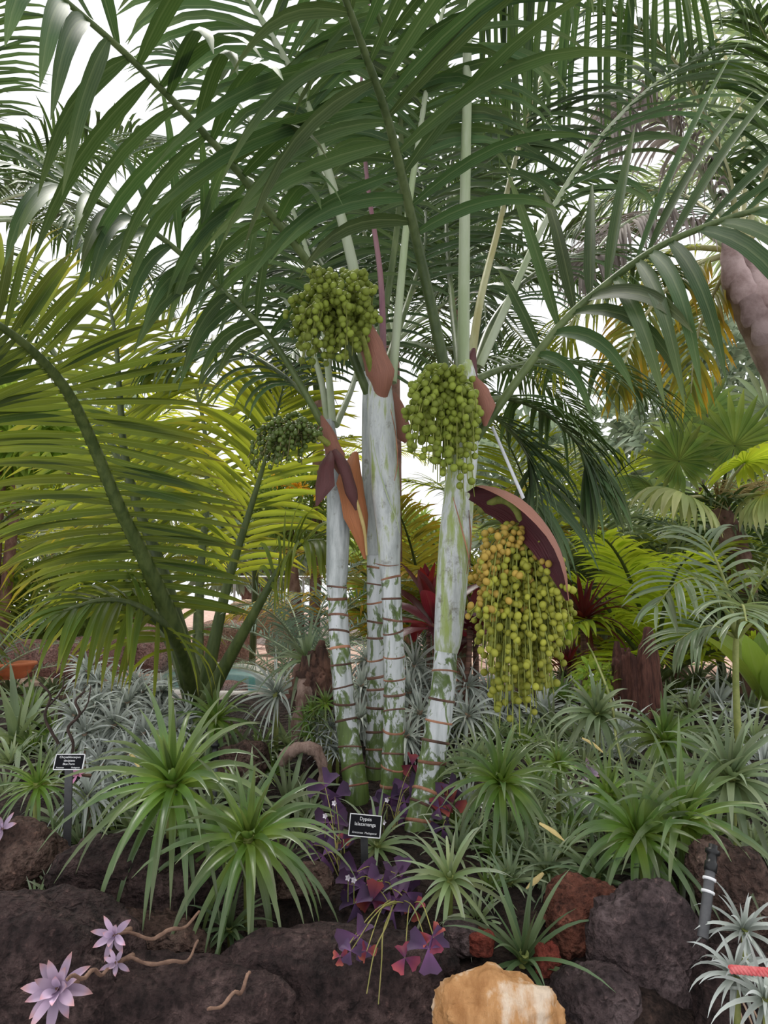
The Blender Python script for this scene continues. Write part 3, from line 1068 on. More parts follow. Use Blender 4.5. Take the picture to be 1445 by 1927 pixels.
frond(D, [(890, 700, 2.65), (930, 600, 2.9), (1000, 520, 3.2), (1090, 480, 3.5), (1190, 490, 3.8), (1280, 540, 4.0)],
      32, .6, .03, 62, nh=(0, -.3, 1), droop=1.9, t0=.25, r=(.018, .004), mat='palm_back')
frond(D, [(880, 720, 2.7), (960, 690, 3.1), (1050, 680, 3.4), (1150, 700, 3.7), (1240, 760, 3.9)],
      30, .6, .03, 62, nh=(0, -.6, 1), droop=1.7, t0=.2, r=(.018, .004), mat='palm_back')
frond(D, [(895, 760, 2.62), (960, 750, 2.9), (1030, 780, 3.1), (1090, 840, 3.2), (1120, 920, 3.2)],
      34, .55, .032, 60, nh=(0, -.6, 1), droop=1.8, t0=.18, r=(.017, .004), mat='palm', sep=30)
frond(D, [(890, 770, 2.66), (940, 790, 2.9), (990, 850, 3.0), (1010, 930, 3.0), (1000, 1010, 2.95)],
      30, .5, .03, 58, nh=(.3, -.6, .8), droop=1.2, t0=.18, r=(.015, .004), mat='palm_back')
frond(D, [(865, 700, 2.6), (850, 560, 2.9), (840, 420, 3.2), (850, 300, 3.5), (880, 200, 3.9)],
      30, .62, .032, 62, nh=(0, -1, .3), droop=1.2, t0=.25, r=(.018, .004), mat='palm_back')
# --- leaves of the straight middle palm
frond(Cc, [(738, 720, 2.55), (752, 560, 2.58), (768, 400, 2.6), (790, 250, 2.6), (815, 100, 2.6), (860, -60, 2.55), (950, -200, 2.5)],
      22, .68, .038, 62, nh=(0, -1, .3), droop=1.7, t0=.45, r=(.019, .006), pet='petpale', sep=60)
frond(Cc, [(722, 700, 2.62), (716, 520, 2.7), (690, 330, 2.8), (680, 150, 2.9), (700, -40, 3.0)],
      24, .65, .034, 62, nh=(0, -1, .3), droop=1.5, t0=.4, r=(.015, .005), pet='petpurple', mat='palm_back')
frond(Cc, [(706, 700, 2.6), (660, 480, 2.6), (620, 330, 2.58), (575, 190, 2.5), (500, 50, 2.4), (400, -80, 2.3), (260, -180, 2.2)],
      24, .7, .038, 62, nh=(.3, -1, .3), droop=1.6, t0=.4, r=(.026, .006), pet='petpale', sep=60)
frond(Cc, [(725, 690, 2.65), (770, 560, 2.9), (800, 450, 3.1), (790, 330, 3.4), (740, 230, 3.7)],
      28, .6, .03, 62, nh=(0, -1, .5), droop=1.3, t0=.3, mat='palm_back')
frond(Cc, [(700, 700, 2.7), (640, 560, 3.0), (560, 430, 3.3), (460, 330, 3.6), (340, 270, 3.9), (220, 260, 4.2)],
      34, .65, .03, 62, nh=(0, -.6, 1), droop=1.7, t0=.25, mat='palm_back')
frond(Cc, [(712, 690, 2.7), (690, 560, 3.1), (650, 420, 3.5), (590, 300, 3.9), (500, 220, 4.3)],
      32, .65, .03, 62, nh=(0, -.6, 1), droop=1.5, t0=.25, mat='palm_back')
# --- leaves of the half hidden palm
frond(B, [(692, 740, 2.7), (645, 625, 2.58), (590, 510, 2.42), (500, 390, 2.2), (420, 290, 2.0), (330, 195, 1.8), (230, 95, 1.6), (115, -5, 1.42), (-20, -120, 1.25)],
      15, .66, .05, 68, angL=74, nh=(-.35, -1, -.1), vee=14, droop=1.5, droopL=1.7, t0=.3, r=(.019, .006), sep=40, nseg=8, tend=.96)
frond(B, [(690, 720, 2.8), (660, 600, 3.0), (600, 480, 3.2), (500, 400, 3.4), (390, 370, 3.6), (280, 400, 3.8)],
      34, .6, .03, 62, nh=(0, -.5, 1), droop=2.0, t0=.28, mat='palm_back')
frond(B, [(700, 700, 2.8), (735, 520, 2.85), (755, 330, 2.8), (745, 150, 2.6), (690, -20, 2.3), (600, -160, 2.0)],
      20, .7, .042, 62, nh=(0, -1, -.2), droop=1.6, t0=.42, r=(.018, .006), sep=60)
# --- leaves of the leftmost palm
frond(A, [(612, 810, 2.65), (560, 715, 2.58), (500, 625, 2.48), (400, 530, 2.32), (280, 430, 2.15), (150, 365, 1.98), (0, 305, 1.82), (-130, 280, 1.65)],
      19, .56, .042, 64, nh=(-.3, -1, .5), vee=14, droop=1.7, t0=.28, r=(.015, .005), sep=60, nseg=7)
frond(A, [(618, 800, 2.7), (600, 700, 2.8), (560, 600, 3.0), (490, 520, 3.2), (400, 490, 3.4), (310, 520, 3.5)],
      30, .52, .03, 62, nh=(0, -.6, 1), droop=2.2, t0=.28, pet='petpale', mat='palm_back')
frond(A, [(625, 795, 2.7), (618, 700, 2.75), (600, 560, 2.8), (560, 420, 2.9), (500, 280, 3.0), (420, 160, 3.1), (320, 90, 3.2)],
      30, .6, .032, 62, nh=(.2, -1, .5), droop=1.5, t0=.3, r=(.017, .005), pet='petpale', mat='palm')
frond(A, [(632, 800, 2.75), (665, 720, 3.0), (680, 640, 3.2), (660, 560, 3.4), (610, 500, 3.7)],
      26, .5, .028, 62, nh=(0, -.8, .8), droop=1.4, t0=.25, pet='petpale', mat='palm_back')
frond(A, [(610, 800, 2.75), (575, 745, 2.95), (510, 690, 3.1), (430, 650, 3.3), (350, 650, 3.4), (290, 690, 3.5)],
      28, .5, .032, 62, nh=(0, -.5, 1), droop=2.3, t0=.25, mat='palm', sep=56)

# --- edges of the wrapped sheaths on the crownshafts
for own, pts in ((Cc, [(701, 828, 2.535), (712, 880, 2.535), (728, 930, 2.54), (745, 975, 2.555), (752, 1003, 2.57)]), (Cc, [(742, 905, 2.545), (748, 870, 2.55), (745, 820, 2.545), (735, 770, 2.535)]),
                 (D, [(852, 935, 2.44), (866, 985, 2.425), (880, 1040, 2.43), (886, 1075, 2.45)]), (D, [(882, 960, 2.445), (886, 1020, 2.44), (878, 1080, 2.425)]),
                 (Cc, [(704, 1060, 2.61), (716, 1063, 2.58), (732, 1065, 2.57), (750, 1063, 2.60)])):
    mb = MB()
    tube(mb, spline([P(*p) for p in pts], 16), [.0012, .003, .0012], 5)
    part('sheath_edge', mb, M['ring'] if len(pts) < 5 else M['petpale'], own)

# --- spathes
for own, pts, wid, nh, dep, mt, nm in (
        (Cc, [(672, 590, 2.5), (690, 650, 2.48), (705, 705, 2.5), (712, 752, 2.56)], [.02, .055, .062, .03], (-.6, -1, .1), .6, 'spathe', 'spathe'),
        (Cc, [(735, 740, 2.66), (745, 775, 2.66), (757, 812, 2.66), (766, 832, 2.66)], [.02, .042, .036, .012], (-.2, -1, 0), .4, 'spathe', 'spathe'),
        (A, [(604, 782, 2.62), (616, 822, 2.6), (628, 860, 2.58), (640, 892, 2.62)], [.006, .034, .04, .012], (-.3, -1, .1), .5, 'spathe', 'spathe'),
        (A, [(622, 848, 2.56), (606, 872, 2.52), (600, 910, 2.5), (594, 952, 2.5)], [.016, .038, .045, .006], (-.8, -1, .1), .7, 'spathedark', 'spathe'),
        (A, [(628, 846, 2.55), (648, 878, 2.52), (662, 925, 2.53), (672, 960, 2.56)], [.014, .026, .024, .008], (.1, -1, .1), .6, 'spathedark', 'spathe'),
        (B, [(672, 850, 2.68), (672, 900, 2.62), (682, 970, 2.6), (688, 1052, 2.64)], [.014, .062, .052, .006], (.6, -1, .0), .9, 'spatheor', 'spathe'),
        (D, [(893, 655, 2.56), (888, 690, 2.55), (893, 730, 2.54), (904, 765, 2.54)], [.008, .04, .045, .02], (.3, -1, .1), .7, 'spathedark', 'spathe'),
        (D, [(892, 708, 2.47), (902, 735, 2.45), (910, 765, 2.44), (912, 802, 2.47)], [.006, .036, .04, .008], (-.4, -1, .1), .5, 'spathe', 'spathe'),
        (D, [(884, 930, 2.42), (930, 926, 2.32), (985, 948, 2.15), (1032, 1000, 2.05), (1058, 1060, 2.02), (1070, 1130, 2.03)],
         [.014, .05, .062, .05, .036, .006], (.75, .5, .55), 1.0, 'spathe', 'spathe')):
    part(nm, boat(pts, wid, nh, dep), M[mt], own)
mb = MB()
tube(mb, spline([P(660, 905, 2.55), P(676, 960, 2.56), P(686, 1000, 2.58), P(690, 1045, 2.6)], 12), [.005, .008, .004], 6)
part('spathe_edge', mb, M['straw'], B)

# --- fruit
g = RNG


def ends_in(cx, cy, rx, ry, d, n, dz=.12, drop=.0):
    out = []
    for k in range(n):
        a = RNG.uniform(0, 2 * np.pi)
        q = math.sqrt(RNG.uniform(.02, 1))
        out.append((cx + math.cos(a) * q * rx, cy + math.sin(a) * q * ry + drop * RNG.uniform(0, 1), d + RNG.uniform(-dz, dz)))
    return out


bunch(Cc, [(700, 700, 2.52), (680, 630, 2.42), (655, 575, 2.36), (632, 548, 2.34)],
      ends_in(622, 590, 88, 105, 2.36, 125, .15) + [(565, 690, 2.36), (585, 700, 2.36), (612, 690, 2.35), (640, 660, 2.34), (550, 640, 2.36), (690, 515, 2.36), (705, 540, 2.36)],
      (6, 14), 7.4, 'fruit', 290)
bunch(A, [(618, 836, 2.6), (600, 822, 2.55), (575, 808, 2.5), (555, 806, 2.48)],
      ends_in(540, 830, 62, 52, 2.48, 70, .1) + [(470, 880, 2.48), (480, 890, 2.46), (490, 868, 2.5), (510, 885, 2.47), (466, 862, 2.5)],
      (5, 12), 5.2, 'fruitdark', 290, strand='stranddark', name='fruit_cluster')
bunch(D, [(888, 740, 2.5), (868, 722, 2.42), (842, 728, 2.36), (835, 760, 2.34)],
      ends_in(833, 800, 72, 112, 2.34, 125, .14) + [(850, 900, 2.3), (868, 925, 2.3), (880, 905, 2.32), (842, 890, 2.3), (888, 870, 2.32), (893, 935, 2.33), (872, 940, 2.31),
                                                   (800, 690, 2.34), (830, 700, 2.32), (815, 695, 2.33)],
      (6, 14), 7.6, 'fruit', 130)


def ripe(p, c):
    px = CX + FPX * p[0] / (p[1] * CP + (p[2] - CAMZ) * SP)
    py_ = CY - FPX * math.tan(math.atan2(p[2] - CAMZ, p[1]) - PITCH)
    f = (1130 - py_) / 130 + (960 - px) / 150
    return 'fruitgold' if f + RNG.normal(0, .35) > .55 else 'fruitripe'


e4 = []
for k in range(190):
    q = k / 189
    x = RNG.uniform(-1, 1)
    y = RNG.uniform(1060, 1335)
    wlim = np.interp(y, [1040, 1100, 1190, 1260, 1330, 1380], [70, 95, 100, 80, 55, 18])
    cxm = np.interp(y, [1040, 1190, 1290, 1380], [975, 982, 985, 965])
    e4.append((cxm + x * wlim, y, 2.14 + RNG.uniform(-.13, .13)))
e4 += [(940, 1370, 2.1), (955, 1355, 2.1), (978, 1385, 2.1), (990, 1340, 2.1), (1000, 1360, 2.12), (930, 1335, 2.1), (965, 1375, 2.08)]
bunch(D, [(905, 960, 2.42), (945, 940, 2.28), (975, 965, 2.18), (985, 1020, 2.14), (978, 1100, 2.13), (972, 1180, 2.13)], e4, (7, 18), 7.0, ripe, 166,
      stalk_r=(.018, .008), start=.42)

# ================================================================== straps, signs, sprinklers, rope
mb = MB()
p0, p1 = P(926, 802, 2.5), P(985, 938, 2.2)
sd = np.array([.005, .0, .003])
q = spline([p0, p0 * .6 + p1 * .4, p1], 8)
mb.add(np.stack([q - sd, q + sd, q + sd + np.array([0, .002, 0]), q - sd + np.array([0, .002, 0])], 1), grid_faces(8, 4, True))
solo('tie_strap', mb, M['strap'], 'white strap tied from the palm leaf stalk down to the bunch of ripe fruit', 'strap', p0)
mb = MB()
cc = P(622, 826, 2.7)
a = np.linspace(0, 2 * np.pi, 20)
ringp = [cc + np.array([math.cos(t) * .034, math.sin(t) * .034, .004 * math.sin(t * 2)]) for t in a]
tube(mb, ringp, [.004], 6)
tube(mb, spline([cc + np.array([-.03, -.02, 0]), P(600, 835, 2.6), P(590, 826, 2.55)], 6), [.003], 5)
solo('tie_strap', mb, M['strap'], 'translucent white tie around the crown of the leftmost ringed trunk', 'strap', cc)


def plant_sign(label, px, py, d, w, h, lines, tilt, roll, stake_py, border=True):
    c = P(px, py, d)
    foot = np.array([c[0], c[1] + .02, H(c[0], c[1]) - .03])
    t = thing('plant_sign', label, 'sign', foot)
    ca, sa = math.cos(roll), math.sin(roll)
    X = np.array([ca, 0, -sa])
    N = nrm(np.array([0, -math.cos(tilt), math.sin(tilt)]))
    Y = nrm(np.cross(N, X))
    X = np.cross(Y, N)
    mb = MB()
    box(mb, c, w, h, .004, (X, Y, N))
    pl = part('plate', mb, M['signblack'], t, smooth=False)
    mb = MB()
    b = w * .028
    for dx, dy, sx, sy in ((0, h / 2, w + b, b), (0, -h / 2, w + b, b), (-w / 2, 0, b, h + b), (w / 2, 0, b, h + b)):
        box(mb, c + X * dx + Y * dy + N * .0005, sx, sy, .006, (X, Y, N))
    part('border', mb, M['white'], t, smooth=False, parent=pl)
    from mathutils import Matrix
    for txt, yy, size, xx in lines:
        cu = bpy.data.curves.new('lettering', 'FONT')
        cu.body = txt
        cu.size = size * h
        cu.align_x = 'CENTER'
        cu.align_y = 'CENTER'
        cu.extrude = .0004
        cu.materials.append(M['white'])
        tmp = bpy.data.objects.new('tmp_text', cu)
        me = bpy.data.meshes.new_from_object(tmp)
        bpy.data.objects.remove(tmp)
        bpy.data.curves.remove(cu)
        me.name = 'lettering'
        o = bpy.data.objects.new('lettering', me)
        COL.objects.link(o)
        o.parent = pl
        pos = c + X * xx * w + Y * yy * h + N * .0028 - foot
        o.matrix_local = Matrix(((X[0], Y[0], N[0], pos[0]), (X[1], Y[1], N[1], pos[1]), (X[2], Y[2], N[2], pos[2]), (0, 0, 0, 1)))
    mb = MB()
    box(mb, (c - Y * h / 2 + foot) / 2 - N * .006, .022, np.linalg.norm(c - Y * h / 2 - foot) + .02, .006,
        (np.array([1., 0, 0]), nrm(c - Y * h / 2 - foot), nrm(np.cross(np.array([1., 0, 0]), nrm(c - Y * h / 2 - foot)))))
    part('stake', mb, M['grey'], t, smooth=False)


plant_sign('black engraved plant sign on a grey stake in front of the ringed trunks', 687, 1554, 2.12, .094, .060,
           [('Dypsis', .30, .23, 0), ('lalazamanga', .06, .23, 0), ('Arecaceae  Madagascar', -.33, .132, 0)], .35, .09, 1640)
plant_sign('black engraved plant sign among silver air plants at the left', 131, 1434, 2.08, .086, .043,
           [('Chrysalidocarpus', .31, .21, 0), ('decipiens', .08, .21, 0), ('Blue Form', -.14, .20, 0), ('Arecaceae', -.37, .13, -.28), ('Madagascar', -.37, .13, .26)], .35, .0, 1500)


def sprinkler(label, top, bot, rings):
    a, b = P(*top), P(*bot)
    t = thing('sprinkler_riser', label, 'sprinkler', b)
    ax = nrm(a - b)
    L = np.linalg.norm(a - b)
    r = .011
    mb = MB()
    tube(mb, [b, b + ax * L * .72], [r * 1.1, r * 1.05], 14)
    part('pipe', mb, M['grey'], t)
    mb = MB()
    lathe(mb, b + ax * L * .70, [(0, 0), (r * 1.3, 0), (r * 1.3, L * .1), (r * 1.05, L * .11), (r * 1.05, L * .19), (r * 1.5, L * .2), (r * 1.5, L * .24), (r * .9, L * .25), (r * .9, L * .3), (0, L * .3)], 16, ax)
    part('nozzle', mb, M['black'], t)
    for q in rings:
        mb = MB()
        lathe(mb, b + ax * L * q, [(r * 1.0, 0), (r * 1.35, .001), (r * 1.35, .006), (r * 1.0, .007)], 16, ax)
        part('band', mb, M['white'], t)


sprinkler('black sprinkler riser with two white bands on the right slope', (1342, 1590, 1.70), (1322, 1765, 1.62), (.46, .60))
sprinkler('black sprinkler riser behind the large green bromeliad at left', (405, 1392, 2.62), (402, 1530, 2.55), ())
t_ = sprinkler('small grey garden spotlight riser by the far red rocks', (1153, 1180, 7.6), (1153, 1235, 7.6), ())
mb = MB()
a = np.linspace(0, 26, 60)
p0, p1 = P(1375, 1824, 1.44), P(1470, 1832, 1.38)
for ph in (0, 2.09, 4.19):
    cpts = np.array([p0 + (p1 - p0) * k / 59 + np.array([0, math.cos(a[k] + ph), math.sin(a[k] + ph)]) * .0042 for k in range(60)])
    tube(mb, cpts, [.0045], 6)
solo('rope', mb, M['rope'], 'twisted pink rope end at the right edge above silver air plants', 'rope', p0)

# ================================================================== rocks of the retaining wall
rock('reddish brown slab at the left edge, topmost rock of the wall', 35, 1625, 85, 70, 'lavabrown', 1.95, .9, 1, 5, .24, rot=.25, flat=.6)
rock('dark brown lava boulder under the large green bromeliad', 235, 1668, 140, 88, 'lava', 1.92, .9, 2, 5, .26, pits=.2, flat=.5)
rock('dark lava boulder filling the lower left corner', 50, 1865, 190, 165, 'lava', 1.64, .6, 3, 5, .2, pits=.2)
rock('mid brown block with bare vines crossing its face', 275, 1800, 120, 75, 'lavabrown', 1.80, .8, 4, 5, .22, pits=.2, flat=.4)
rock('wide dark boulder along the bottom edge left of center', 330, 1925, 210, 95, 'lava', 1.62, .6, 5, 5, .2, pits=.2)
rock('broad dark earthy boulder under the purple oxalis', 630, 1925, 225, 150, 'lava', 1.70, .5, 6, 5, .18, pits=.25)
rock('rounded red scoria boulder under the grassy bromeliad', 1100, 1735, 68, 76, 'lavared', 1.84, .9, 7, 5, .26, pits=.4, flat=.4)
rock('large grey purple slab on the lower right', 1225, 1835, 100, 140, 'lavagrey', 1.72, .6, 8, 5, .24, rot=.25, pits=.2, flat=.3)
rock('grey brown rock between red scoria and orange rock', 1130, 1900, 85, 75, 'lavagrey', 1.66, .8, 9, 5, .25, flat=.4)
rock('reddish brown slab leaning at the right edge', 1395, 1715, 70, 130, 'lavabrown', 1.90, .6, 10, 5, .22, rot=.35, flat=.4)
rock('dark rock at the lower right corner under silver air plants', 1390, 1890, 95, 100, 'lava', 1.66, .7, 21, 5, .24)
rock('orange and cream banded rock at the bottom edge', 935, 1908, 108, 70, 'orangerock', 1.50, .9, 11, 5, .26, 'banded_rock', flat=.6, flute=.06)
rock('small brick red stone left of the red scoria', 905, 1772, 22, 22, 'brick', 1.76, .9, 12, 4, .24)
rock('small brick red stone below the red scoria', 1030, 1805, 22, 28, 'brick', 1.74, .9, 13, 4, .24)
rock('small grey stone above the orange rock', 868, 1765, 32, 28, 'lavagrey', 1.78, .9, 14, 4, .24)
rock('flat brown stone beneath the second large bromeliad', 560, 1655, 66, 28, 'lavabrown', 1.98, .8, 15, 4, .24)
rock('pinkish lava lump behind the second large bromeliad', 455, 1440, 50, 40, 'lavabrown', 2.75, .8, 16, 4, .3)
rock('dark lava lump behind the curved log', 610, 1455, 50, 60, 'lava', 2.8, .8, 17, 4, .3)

# ================================================================== driftwood, log, stump
def bark_shell(label, pts, wid, nh, mat, depth=.8, open_=1.2, cat='driftwood', name='driftwood'):
    C = spline(np.array([P(*p) for p in pts]), 26)
    mb = boat(C, wid, nh, depth, 26, 11, open_, pixels=False)
    V = mb.v[0]
    o = np.array([[mnoise.noise(Vector(v * 26)), mnoise.noise(Vector(v * 26 + 7)), mnoise.noise(Vector(v * 26 + 13))] for v in V])
    V2 = V + o * .009
    N2 = V2 + np.array([.0, .014, .004])
    nv = len(V2)
    f = mb.f[0]
    mb2 = MB().add(np.vstack([V2, N2]), np.vstack([f, f[:, ::-1] + nv]))
    edge = [[i * 11, (i + 1) * 11, (i + 1) * 11 + nv, i * 11 + nv] for i in range(25)] + [[i * 11 + 10, (i + 1) * 11 + 10, (i + 1) * 11 + 10 + nv, i * 11 + 10 + nv] for i in range(25)]
    edge += [[j, j + 1, j + 1 + nv, j + nv] for j in range(10)] + [[25 * 11 + j, 25 * 11 + j + 1, 25 * 11 + j + 1 + nv, 25 * 11 + j + nv] for j in range(10)]
    mb2.add(np.vstack([V2, N2]), edge)
    return solo(name, mb2, M[mat], label, cat, C[0])


bark_shell('upright pale hollow driftwood left of the ringed trunks', [(568, 1278, 2.78), (563, 1320, 2.74), (556, 1360, 2.72), (552, 1395, 2.72)], [.03, .042, .04, .02], (-.5, -1, .2), 'wood')
mb = MB()
cpts = spline([P(528, 1436, 2.62), P(545, 1416, 2.6), P(575, 1406, 2.58), P(598, 1418, 2.58), (P(608, 1448, 2.58)), P(606, 1480, 2.58), P(598, 1500, 2.6)], 34)
tube(mb, cpts, [.018, .024, .019, .025, .018, .016, .02, .012], 12, .16)
solo('curved_log', mb, M['wood'], 'curved arching piece of driftwood at the foot of the leftmost ringed trunk', 'driftwood', cpts[0])
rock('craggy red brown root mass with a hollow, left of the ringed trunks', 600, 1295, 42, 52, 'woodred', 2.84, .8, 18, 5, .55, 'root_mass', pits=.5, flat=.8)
mb = MB()
cpts = spline([P(612, 1280, 2.84), P(610, 1250, 2.84), P(604, 1222, 2.84), P(606, 1205, 2.84)], 14)
tube(mb, cpts, [.035, .03, .024, .012], 10, .12)
solo('upright_snag', mb, M['woodred'], 'dark upright snag rising from the root mass', 'driftwood', cpts[0])
# stump: jagged, hollow, finned
cst = P(1198, 1328, 3.55)
na, nh_ = 44, 12
a = np.linspace(0, 2 * np.pi, na, endpoint=False)
top = np.array([np.interp((math.degrees(t) % 360), [0, 40, 90, 130, 180, 230, 265, 300, 330, 360], [.24, .20, .27, .30, .20, .25, .30, .40, .30, .24]) for t in a]) + RNG.normal(0, .03, na)
mb = MB()
rows = []
for k in range(nh_):
    q = k / (nh_ - 1)
    rr = (.125 - .02 * q) * (1 + .10 * np.abs(np.sin(a * 6 + .4)) + .05 * np.sin(a * 15) + .03 * RNG.standard_normal(na))
    rows.append(np.stack([cst[0] + np.cos(a) * rr, cst[1] + np.sin(a) * rr * .8, cst[2] - .05 + (top + .05) * q], 1))
inner = []
for k in range(5):
    q = 1 - k / 4 * .6
    rr = (.08 - .01 * k) * np.ones(na)
    inner.append(np.stack([cst[0] + np.cos(a) * rr, cst[1] + np.sin(a) * rr * .8, cst[2] - .05 + (top + .05) * q], 1))
mb.add(np.array(rows + inner), grid_faces(nh_ + 5, na, True))
solo('tree_stump', mb, M['stump'], 'jagged rotten red brown tree stump standing in the air plants at right', 'stump', cst)

# ================================================================== the big palm at the left
LB = P(368, 1322, 3.45)
LB[2] = H(LB[0], LB[1]) - .02
L_ = thing('feather_palm', 'big olive green palm at the left with thick stalks and one huge leaf', 'palm', LB)
frond(L_, [(370, 1330, 3.45), (330, 1190, 3.3), (275, 1060, 3.1), (222, 950, 2.9), (172, 830, 2.7), (125, 735, 2.5), (55, 655, 2.3), (-40, 590, 2.1), (-160, 540, 1.9)],
      44, .58, .040, 116, angL=62, nh=(.1, -1, .25), vee=2, droop=.25, droopL=.55, t0=.17, mat='leftbig', pet='petleft', r=(.055, .03, .02, .008), sep=84, jit=5, fold=.35,
      lprof=([0, .1, .4, .75, 1], [.75, .9, 1, .95, .7]), endang=80)
frond(L_, [(375, 1330, 3.55), (335, 1180, 3.5), (300, 1060, 3.5), (262, 960, 3.5), (235, 860, 3.5), (225, 740, 3.5), (215, 620, 3.6), (190, 520, 3.7)],
      36, .62, .036, 62, nh=(0, -1, .1), vee=-8, droop=1.0, t0=.28, mat='left', pet='petleft', r=(.05, .03, .018, .006), sep=72, jit=9)
frond(L_, [(378, 1330, 3.5), (400, 1220, 3.5), (430, 1090, 3.5), (470, 960, 3.5), (500, 860, 3.5), (520, 780, 3.5), (540, 700, 3.6)],
      34, .55, .034, 55, nh=(.2, -1, .1), vee=5, droop=.8, t0=.34, mat='yellow', pet='petleft', r=(.045, .024, .01, .004), sep=68)
frond(L_, [(385, 1325, 3.3), (430, 1240, 3.2), (480, 1150, 3.1), (520, 1080, 3.05), (548, 1040, 3.0), (575, 1020, 2.95), (610, 1015, 2.9)],
      17, .40, .030, 66, nh=(-.2, -.6, 1), vee=18, droop=1.9, t0=.45, mat='left', pet='petleft', r=(.04, .022, .01, .004), sep=34)
frond(L_, [(362, 1330, 3.6), (320, 1210, 3.8), (250, 1100, 4.0), (170, 1010, 4.2), (80, 950, 4.4), (-20, 930, 4.6)],
      32, .7, .036, 64, nh=(0, -.7, 1), vee=10, droop=1.4, t0=.2, mat='yellow', pet='petleft', r=(.04, .02, .005), sep=38)
frond(L_, [(365, 1330, 3.6), (330, 1180, 3.8), (280, 1000, 4.0), (200, 820, 4.2), (100, 660, 4.4), (20, 540, 4.6), (-60, 480, 4.8)],
      34, .8, .04, 60, nh=(0, -1, .3), vee=8, droop=1.1, t0=.3, mat='yellow', pet='petleft', r=(.04, .02, .005))
frond(L_, [(372, 1330, 3.6), (372, 1200, 3.9), (378, 1060, 4.2), (390, 920, 4.5), (380, 780, 4.8), (340, 660, 5.0), (280, 580, 5.2)],
      34, .8, .04, 60, nh=(0, -1, .3), vee=8, droop=1.2, t0=.3, mat='yellow', pet='petleft', r=(.04, .02, .005))
frond(L_, [(366, 1328, 3.4), (345, 1240, 3.2), (310, 1180, 3.0), (255, 1140, 2.9), (190, 1130, 2.8), (120, 1150, 2.7)],
      22, .5, .032, 70, nh=(0, -.6, 1), vee=5, droop=1.8, t0=.25, mat='left', pet='petleft', r=(.035, .02, .006), fold=.35)

# ================================================================== rosettes on the bed
BG = 'rosette'
big = [
    ('large green bromeliad with drooping leaves on the left boulder', 325, 1472, 150, 54, 'brom', 18, 34, 1.95),
    ('large green bromeliad with long hanging leaves left of the purple oxalis', 468, 1578, 140, 50, 'brom', 17, 36, 1.88),
    ('glossy green bromeliad at left center of the right slope, below the ripe fruit', 944, 1470, 96, 50, 'brom', 14, 30, 2.25),
    ('bright green bromeliad lowest of the three on the right slope', 1200, 1568, 118, 46, 'brom', 17, 32, 2.0),
    ('bright green bromeliad above the banded sprinkler', 1284, 1540, 135, 46, 'brom', 18, 30, 2.05),
    ('grey green bromeliad with upright center at the right edge of the slope', 1376, 1462, 115, 46, 'bromgrey', 16, 26, 2.2),
    ('bright green bromeliad standing in front of the turquoise pool', 404, 1352, 76, 34, 'brom', 12, 20, 2.9),
    ('glossy green bromeliad in the middle of the right slope, below the stump', 1250, 1390, 82, 34, 'brom', 14, 24, 2.6),
    ('dark green bromeliad in front of the stump and left of it', 1124, 1342, 75, 34, 'bromgrey', 15, 22, 2.9),
    ('small bright green bromeliad right of the ripe fruit bunch', 1050, 1438, 52, 30, 'brom', 9, 26, 2.35),
    ('mid green bromeliad just below the pale grey succulent of the right slope', 1145, 1492, 85, 34, 'brom', 10, 28, 2.2),
    ('green spiky bromeliad at the left edge below the left sign', 70, 1475, 78, 38, 'brom', 8, 25, 2.2),
]
for lab, px, py, R, n, mt, w, tl, dd_ in big:
    rosette('bromeliad', lab, px, py, R, int(n * 1.25), mt, w * .8, d=dd_, tilt=tl, sep=True, droop=(.3, 2.5), el=(86, -14), nseg=8)
rosette('bromeliad', 'grey green bromeliad with one tall upright leaf beside the curved log', 545, 1520, 105, 22, 'bromgrey', 11, tilt=15, sep=True, droop=(.4, 2.0), el=(88, 0), lean=(15, 0))
rosette('bromeliad', 'wide leaved grey green bromeliad at the left edge under the agave-like blades', 30, 1400, 130, 26, 'bromgrey', 17, tilt=20, sep=True, droop=(.4, 2.0))
rosette('bromeliad', 'slim grey green bromeliad growing on the left boulder below the sign', 122, 1560, 80, 22, 'bromgrey', 9, tilt=30, sep=True, droop=(.5, 2.4))
rosette('bromeliad', 'grey green bromeliad in front of the hollow driftwood', 545, 1405, 66, 24, 'bromgrey', 8, tilt=20, sep=True, droop=(.3, 1.6), lean=(-20, 0))
rosette('bromeliad', 'arching bromeliad on the snag left of the ringed trunks', 578, 1240, 75, 26, 'bromgrey', 10, d=2.95, tilt=20, sep=True, droop=(.4, 2.0))
rosette('air_plant', 'striped grey air plant draped over the hollow driftwood', 520, 1305, 70, 44, 'silver', 5, d=3.05, tilt=35, droop=(.3, 1.9), cat='air plant', lean=(-20, 0))
rosette('air_plant', 'pale spidery air plant right of the foot of the leaning trunk', 846, 1652, 92, 30, 'airgreen', 8, tilt=38, sep=True, droop=(.3, 1.7), cat='air plant', curl=.5, d=1.92)
rosette('air_plant', 'pale spidery air plant behind the one beside the leaning trunk', 890, 1572, 70, 28, 'airgreen', 6, tilt=30, droop=(.3, 1.6), cat='air plant', curl=.4)
rosette('grassy_bromeliad', 'dark grassy bromeliad with long blades between the red and orange rocks', 985, 1800, 130, 20, 'grass', 11, d=1.74, tilt=18, sep=True, el=(88, 10), droop=(.2, 1.6))
rosette('grassy_bromeliad', 'dark grassy bromeliad hanging over the red scoria boulder', 1122, 1650, 95, 22, 'grass', 9, tilt=30, sep=True, el=(80, 0), droop=(.4, 2.2), d=1.98)
rosette('air_plant', 'small green air plant on the vine covered block', 432, 1748, 70, 26, 'grass', 7, d=1.84, tilt=30, droop=(.4, 1.8), cat='air plant')
